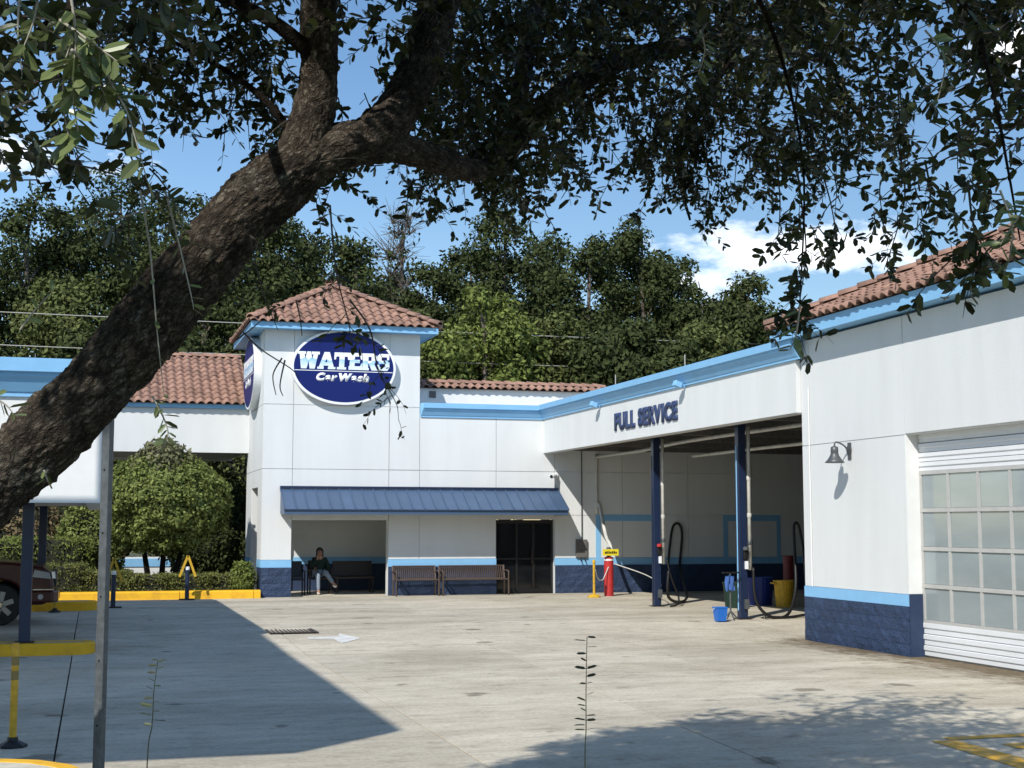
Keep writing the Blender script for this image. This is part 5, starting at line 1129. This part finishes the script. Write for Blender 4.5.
# ------------------------------------------------------------------ the live oak in the foreground
oak = thing('live_oak', 'leaning live oak in the foreground with rough bark and drooping leafy branches', 'tree', (-1.9, 5.4, 0.3))
def bark_tube(name, ctrl, seg=None, step=0.02, relief=0.016, cell=0.045):
    """ctrl: (x, y, z, r) -> tube with plated bark relief"""
    P = smoothpts([c[:3] for c in ctrl], 40); Rr = []
    n0 = len(ctrl)-1
    for i in range(len(P)):
        t = i/40.0; k = min(int(t), n0-1); Rr.append(ctrl[k][3]+(ctrl[k+1][3]-ctrl[k][3])*(t-k))
    # resample by arc length
    Q, RQ = [P[0]], [Rr[0]]; acc = 0; S = [0.0]
    for i in range(1, len(P)):
        acc += (P[i]-P[i-1]).length
        if acc >= step or i == len(P)-1: Q.append(P[i]); RQ.append(Rr[i]); S.append(S[-1]+acc); acc = 0
    seg = seg or int(max(14, 2*math.pi*max(RQ)/step)); V = []; rel = []; CO = []; n = len(Q)
    a = (Q[1]-Q[0]).normalized().orthogonal().normalized()
    for i, p in enumerate(Q):
        t = (Q[min(i+1, n-1)]-Q[max(i-1, 0)]).normalized(); a = (a-t*a.dot(t)).normalized(); b = t.cross(a)
        for k in range(seg):
            an = 2*math.pi*k/seg; d = a*math.cos(an)+b*math.sin(an); w0 = p+d*RQ[i]
            q = Vector((RQ[i]*math.cos(an), RQ[i]*math.sin(an), S[i]*0.55))
            q += Vector((noise.noise(w0*6), noise.noise(w0*6+Vector((5, 0, 0))), noise.noise(w0*6+Vector((0, 9, 0)))))*0.045
            q += Vector((noise.noise(w0*24), noise.noise(w0*24+Vector((5, 0, 0))), noise.noise(w0*24+Vector((0, 9, 0)))))*0.014
            CO.append((RQ[i]*math.cos(an), RQ[i]*math.sin(an), S[i]*0.42))
            ds, ps = noise.voronoi(q/cell); f = min(1.0, (ds[1]-ds[0])*1.5); d2, p2 = noise.voronoi(q/(cell*2.3)); f2 = min(1.0, (d2[1]-d2[0])*2.2)
            hgt = noise.cell(ps[0]*7.3)
            f = (0.25+0.75*f)*(0.35+0.65*f2)
            big = noise.noise(w0*3.2)*0.13*RQ[i] + noise.noise(w0*9)*0.07*RQ[i]
            V.append(w0 + d*(relief*(f*(0.65+0.55*hgt)-0.5)+big+0.45*relief*noise.noise(w0*55)+0.3*relief*noise.noise(w0*120))); rel.append(f)
    V = np.array([tuple(v_) for v_ in V]); i = np.arange(n-1)[:, None]; k = np.arange(seg)[None, :]
    F_ = np.stack([i*seg+k, i*seg+(k+1) % seg, (i+1)*seg+(k+1) % seg, (i+1)*seg+k], -1).reshape(-1, 4)
    o = np_mesh(name, V, F_, BARK, oak, smooth=True)
    ac = o.data.attributes.new('barkco', 'FLOAT_VECTOR', 'POINT'); ac.data.foreach_set('vector', np.array(CO, np.float32).ravel())
    at_ = o.data.attributes.new('relief', 'FLOAT', 'POINT'); at_.data.foreach_set('value', np.array(rel, np.float32))
    return o
def pc(x, y, d, rpx): p = at(x, y, d); return (p.x, p.y, p.z, rpx*d/FPX)
b0 = at(-330, 800, 5.9)
bark_tube('trunk', [(b0.x-0.1, b0.y, 0.25, 0.30), pc(-215, 640, 5.95, 44), pc(-90, 552, 6.0, 38), pc(0, 479, 6.05, 36), pc(72, 411, 6.1, 36), pc(136, 342, 6.15, 36), pc(202, 262, 6.2, 35), pc(256, 203, 6.25, 34), pc(300, 168, 6.3, 30), pc(322, 150, 6.33, 22)], step=0.011, relief=0.020, cell=0.030)
bark_tube('limb', [pc(285, 180, 6.3, 26), pc(306, 140, 6.32, 24), pc(318, 90, 6.35, 20), pc(319, 30, 6.3, 19), pc(316, -40, 6.2, 18), pc(300, -180, 6.0, 15), pc(250, -420, 5.6, 9)], step=0.012, relief=0.012, cell=0.026)
bark_tube('limb', [pc(290, 178, 6.3, 26), pc(330, 152, 6.35, 24), pc(370, 138, 6.5, 23), pc(402, 105, 6.7, 23), pc(425, 50, 6.9, 21), pc(445, -10, 7.1, 19), pc(480, -120, 7.4, 15), pc(560, -300, 7.8, 8)], step=0.012, relief=0.013, cell=0.027)
bark_tube('limb', [pc(345, 150, 6.4, 20), pc(395, 148, 6.6, 16), pc(440, 160, 6.9, 15), pc(478, 170, 7.3, 12), pc(508, 155, 7.8, 9), pc(560, 95, 8.4, 12), pc(640, 55, 9.2, 10), pc(740, 40, 10, 7), pc(820, 60, 10.3, 3)], step=0.014, relief=0.010, cell=0.026)
bark_tube('limb', [pc(486, 166, 7.42, 6), pc(514, 120, 8, 8.5), pc(530, 40, 8.6, 9), pc(560, -60, 9.3, 7), pc(640, -160, 10, 4)], step=0.02, relief=0.008, cell=0.03)
for ctrl in ([pc(440, -10, 7.0, 9), pc(560, -60, 6.6, 8), pc(720, -70, 6.1, 7), pc(860, -40, 5.6, 4.5), pc(960, 0, 5.2, 3), pc(990, 80, 5.0, 2), pc(1008, 170, 4.9, 1.4), pc(1020, 240, 4.85, 0.8)],
             [pc(720, -70, 6.1, 4), pc(764, 10, 6.3, 2.6), pc(790, 90, 6.4, 1.7), pc(804, 180, 6.4, 1.2), pc(800, 300, 6.4, 0.7)],
             [pc(318, 60, 6.3, 9), pc(270, 20, 6.2, 7), pc(200, -10, 6.3, 6), pc(120, -20, 6.4, 5), pc(40, 30, 6.6, 4), pc(-30, 120, 6.8, 2)],
             [pc(300, 150, 6.3, 6), pc(270, 105, 6.4, 4), pc(225, 70, 6.5, 3), pc(170, 40, 6.6, 2)],
             [pc(740, 40, 10, 6), pc(700, 110, 9.8, 4), pc(680, 170, 9.6, 2.5), pc(690, 220, 9.5, 1.2)],
             [pc(820, 50, 9.5, 5), pc(850, 100, 9, 3), pc(880, 150, 8.6, 2)],
             [pc(200, -10, 6.0, 6), pc(120, -60, 4.6, 7), pc(80, -40, 3.6, 6), pc(70, 10, 3.2, 4)]):
    MB().tube(smoothpts([c[:3] for c in ctrl], 6), np.interp(np.linspace(0, 1, (len(ctrl)-1)*6+1), np.linspace(0, 1, len(ctrl)), [c[3] for c in ctrl]).tolist(), 7).build('branch', BARK, oak, smooth=True)
LB, LD, LN, LL = [], [], [], []
SV = np.array(SUN); GAPS = [(np.array(at(x_, y_, d_)), r_) for x_, y_, d_, r_ in ((240, 195, 6.1, 0.6), (222, 214, 6.1, 0.5), (350, 140, 6.35, 0.5), (310, 120, 6.3, 0.3))]
TW = MB()
def twig(p, d, length, nl, size, droop=0.5, wood=True, r=0.004):
    p = np.array(p, float); d = np.array(d, float); d /= np.linalg.norm(d); pts = [p.copy()]; n = 5
    for g_, r_ in GAPS:                                   # gaps that let the sun through to the fork
        q = p-g_; h = q@SV
        if h < -0.4 and np.linalg.norm(q-SV*h) < r_: return
    for i in range(n):
        d = d + np.array((nr.normal()*0.16, nr.normal()*0.16, nr.normal()*0.12-droop*0.22)); d /= np.linalg.norm(d); p = p+d*length/n; pts.append(p.copy())
    pts = np.array(pts); u = np.sort(nr.random(nl))*0.95+0.05; idx = np.minimum((u*n).astype(int), n-1); f = (u*n-idx)[:, None]
    base = pts[idx]*(1-f)+pts[idx+1]*f; tang = nrm(pts[idx+1]-pts[idx])
    side = nrm(np.cross(tang, nr.normal(size=(nl, 3)))); dd = nrm(tang*0.55+side*0.8+nr.normal(size=(nl, 3))*0.2)
    LB.append(base); LD.append(dd); LN.append(nrm(nr.normal(size=(nl, 3))*0.7+np.array((0, 0, 0.8)))); LL.append(size*1.12*(0.65+0.6*nr.random(nl)))
    if wood: TW.tube([tuple(q) for q in pts[::1]], [r*(1-0.75*i/n) for i in range(n+1)], 4, cap=False)
def region(x0, x1, y0, y1, d0, d1, n0_, size=0.052, droop=0.6, L=(0.28, 0.5), nl=(14, 22), bias=1.0):
    for _ in range(max(1, int(n0_*0.78/6))):
        x = nr.uniform(x0, x1); y = y0+(y1-y0)*nr.random()**bias; d = nr.uniform(d0, d1); C0 = at(x, y, d)
        for _k in range(int(nr.integers(4, 9))):
            P = np.array(C0)+nr.normal(size=3)*np.array((0.13, 0.13, 0.10)); a = nr.uniform(0, 2*math.pi)
            twig(P, (math.cos(a), math.sin(a), nr.uniform(-0.8, 0.25)), nr.uniform(*L), int(nr.integers(*nl)), size*nr.uniform(0.75, 1.2), droop)
region(125, 290, -60, 75, 5.6, 7.6, 190, 0.056)
region(225, 300, 30, 130, 6.6, 7.6, 26, 0.05)
region(-20, 130, -60, 5, 5.2, 7.2, 60, 0.055); region(-20, 30, 95, 150, 6, 7.5, 16, 0.05); region(40, 110, 130, 175, 6.5, 7.5, 7, 0.045)
region(335, 430, -60, 60, 6.2, 8, 46, 0.054); region(345, 400, 60, 90, 6.8, 8, 8, 0.05)
region(420, 560, -60, 130, 7.2, 10, 380, 0.056); region(440, 540, 110, 175, 7.5, 9, 80, 0.054); region(470, 525, 165, 195, 7.6, 8.6, 16, 0.05)
region(545, 780, -60, 75, 8, 11, 560, 0.056); region(640, 775, 70, 165, 8.4, 10.6, 190, 0.052); region(560, 620, 70, 120, 8.5, 10, 22, 0.05)
region(760, 905, -60, 90, 7, 10, 230, 0.056); region(770, 870, 90, 150, 7, 9, 46, 0.052); region(850, 920, 110, 210, 6.5, 8, 18, 0.05)
region(900, 1060, -60, 45, 4.6, 6.6, 85, 0.056); region(965, 1060, 40, 170, 4.6, 6.2, 52, 0.056); region(1005, 1060, 140, 250, 4.6, 5.6, 16, 0.056)
region(-25, 110, -50, 50, 3.5, 4.6, 44, 0.058); region(-25, 40, 40, 130, 4.2, 5.4, 26, 0.054); region(-20, 150, 140, 190, 5.2, 6.2, 12, 0.046)
region(335, 415, 165, 200, 6.6, 7.4, 20, 0.05); region(660, 705, 165, 200, 9, 10, 14, 0.048)
def strand(pts, d, n, size, L=0.16):
    P = smoothpts([at(x, y, d) for x, y in pts], 6); TW.tube([tuple(p) for p in P], [0.005*(1-0.7*i/len(P)) for i in range(len(P))], 4, cap=False)
    for i in range(n):
        p = P[int(nr.integers(0, len(P)))]; a = nr.uniform(0, 6.28); twig(p, (math.cos(a), math.sin(a), -0.5), L*nr.uniform(0.6, 1.3), int(nr.integers(5, 10)), size, 0.8, r=0.002)
for pts, d, n, sz in (([(792, 130), (800, 190), (806, 250), (800, 300), (798, 330)], 6.4, 42, 0.05), ([(775, 150), (780, 200), (778, 240)], 6.6, 16, 0.046), ([(815, 150), (830, 200), (836, 235)], 6.6, 10, 0.046),
                      ([(895, 130), (905, 190), (897, 230), (884, 270)], 6.0, 16, 0.048), ([(925, 160), (930, 200), (915, 232)], 5.8, 12, 0.048), ([(968, 180), (975, 230), (998, 268)], 4.9, 16, 0.05),
                      ([(560, 100), (562, 140), (556, 165)], 8.5, 10, 0.046), ([(590, 90), (596, 130), (590, 165)], 8.5, 10, 0.046), ([(618, 100), (628, 150), (612, 170)], 8.5, 8, 0.044), ([(690, 170), (700, 205), (708, 228)], 9.2, 10, 0.046),
                      ([(745, 130), (750, 170), (742, 190)], 8.2, 10, 0.046), ([(640, 140), (650, 185), (640, 212)], 9, 10, 0.046), ([(430, 180), (440, 205), (450, 215)], 7.4, 8, 0.046),
                      ([(330, 205), (336, 270), (348, 320), (352, 345)], 5.6, 10, 0.036), ([(350, 300), (370, 330), (378, 370), (392, 395), (398, 408)], 5.6, 8, 0.03),
                      ([(250, 235), (262, 290), (278, 330)], 5.8, 6, 0.036)):
    strand(pts, d, n, sz)
for i in range(58):                                  # fringe of thin hanging shoots along the lower edge of the crown
    x = nr.uniform(545, 900) if i < 42 else (nr.uniform(400, 540) if i < 50 else nr.uniform(130, 290)); yb = np.interp(x, [130, 290, 400, 540, 560, 620, 650, 760, 800, 850, 900], [95, 120, 185, 190, 130, 130, 170, 180, 160, 150, 130])
    y0_ = yb-nr.uniform(30, 90); y1_ = yb+nr.uniform(-10, 38); dx = nr.uniform(-12, 12)
    strand([(x, y0_), (x+dx*0.4, (y0_+y1_)/2), (x+dx, y1_)], np.interp(x, [130, 300, 400, 560, 760, 900], [6.5, 6.8, 7.5, 8.8, 8.8, 7]), int(nr.integers(5, 11)), 0.044, 0.13)
# the crown over and in front of the frame: it shades trunk and leaves and throws the dapple on the lot
cnt = 0; SV = np.array(SUN); gapc = np.array(at(245, 190, 6.15)); gap2 = np.array(at(350, 140, 6.4))
while cnt < 5200:
    q = rand_dirs(1)[0]*nr.random()**0.33; P = np.array((1.2, 6.3, 6.2))+q*np.array((5.6, 5.4, 2.3))
    px, py, z = proj(P)
    if z > 0 and -60 < px < 1080 and py > -45: continue
    if P[0] > 1.2 and nr.random() < 0.80: continue
    gp = P-SV*(P[2]/SV[2]); gx, gy, gzz = proj(gp)
    if gzz > 1 and gx < 1100 and gy < np.interp(gx, [430, 600, 700, 1024], [800, 736, 722, 724]) and gx > 60: continue
    if gzz > 1 and gx <= 440 and gy < 900 and gx > -420: continue
    w_ = P-gapc; w2 = P-gap2
    if min(np.linalg.norm(w_-SV*(w_@SV))/0.5, np.linalg.norm(w2-SV*(w2@SV))/0.34) < 1: continue                 # a gap that lets the sun through to the fork
    a = nr.uniform(0, 6.28); twig(P, (math.cos(a), math.sin(a), nr.uniform(-0.4, 0.4)), 0.5, 20, 0.078, 0.4, wood=cnt % 4 == 0); cnt += 1
LB, LD, LN, LL = (np.concatenate(q) for q in (LB, LD, LN, LL))
V, Fq = leaf_arrays(LB, LD, LN, LL, LL*0.52)
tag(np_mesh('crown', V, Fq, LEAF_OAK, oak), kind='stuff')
tag(TW.build('twigs', TWIG, oak), kind='stuff')
# nearest sprays, leaf by leaf
def spray(pts, d, n, L, m=TWIG_PALE, r=0.004, start=0.15, spread=0.9):
    P = smoothpts([at(x, y, d+dd) for x, y, dd in pts], 8); MB().tube(P, [r*(1-0.7*i/len(P)) for i in range(len(P))], 6).build('shoot', m, oak, smooth=True)
    for i in range(n):
        k = int((start+(1-start)*i/max(1, n-1))*(len(P)-1)); p = P[k]; tg_ = (P[min(k+1, len(P)-1)]-P[max(k-1, 0)]).normalized()
        sd = tg_.cross(Vector((rnd.gauss(0, 1), rnd.gauss(0, 1), rnd.gauss(0, 1)))).normalized()
        put_leaf(NLEAF, oak, p, tg_*rnd.uniform(0.3, 0.8)+sd*spread, Vector((rnd.uniform(-.7, .7), rnd.uniform(-1.0, .3), rnd.uniform(0.1, 1))), L*rnd.uniform(0.7, 1.25))
for pts, d, n, L in (([(70, -10, 0), (76, 40, 0), (72, 90, 0), (80, 140, 0)], 3.2, 40, 0.07), ([(100, 50, 0), (112, 85, 0), (128, 115, 0), (147, 180, 0)], 3.2, 18, 0.066), ([(40, -20, 0), (34, 20, 0), (20, 55, 0)], 3.4, 16, 0.06), ([(60, 20, 0.05), (95, 45, 0), (118, 62, 0)], 3.15, 18, 0.066),
                     ([(72, 50, 0), (90, 70, 0.1), (105, 95, 0.1)], 3.1, 26, 0.066), ([(20, -10, 0), (18, 30, 0), (22, 75, 0)], 3.6, 12, 0.055), ([(85, 20, 0), (66, 60, 0), (64, 110, 0), (72, 150, 0)], 3.3, 28, 0.066),
                     ([(140, 190, 0), (150, 250, 0), (157, 330, 0), (164, 395, 0)], 4.6, 6, 0.045), ([(152, 396, 0), (160, 410, 0), (168, 432, 0), (163, 448, 0)], 4.6, 20, 0.055), ([(165, 190, 0), (178, 240, 0), (190, 290, 0), (194, 310, 0)], 4.6, 8, 0.042),
                     ([(115, 220, 0), (140, 212, 0), (170, 205, 0)], 4.7, 6, 0.04), ([(20, 330, 0), (35, 310, 0), (52, 292, 0)], 4.6, 5, 0.04), ([(-10, 395, 0), (6, 405, 0), (14, 415, 0)], 4.4, 6, 0.06), ([(44, 470, 0), (48, 482, 0)], 4.6, 4, 0.05),
                     ([(1000, 190, 0), (1012, 225, 0), (1010, 255, 0), (1004, 275, 0)], 4.4, 22, 0.06), ([(1040, 190, 0), (1020, 215, 0), (1000, 245, 0)], 4.3, 16, 0.06), ([(925, 30, 0), (945, 60, 0), (935, 110, 0)], 4.6, 18, 0.055),
                     ([(800, 305, 0), (796, 335, 0), (790, 350, 0)], 4.8, 7, 0.06), ([(700, 30, 0), (705, 50, 0), (698, 75, 0)], 5.2, 10, 0.055)):
    spray(pts, d, n, L)
for pts, d in (([(243, 332), (262, 350), (290, 368), (300, 378)], 5.4), ([(282, 358), (273, 375), (276, 395)], 5.4), ([(285, 360), (280, 385), (283, 396)], 5.4), ([(262, 150), (280, 125), (335, 97)], 6.0), ([(320, 162), (350, 158), (372, 162)], 6.1), ([(236, 340), (250, 330), (262, 320)], 5.4), ([(296, 300), (300, 318), (302, 336)], 5.4)):
    P = smoothpts([at(x, y, d) for x, y in pts], 6); MB().tube(P, [0.0034*(1-0.6*i/len(P)) for i in range(len(P))], 6).build('bare_twig', TWIG, oak, smooth=True)
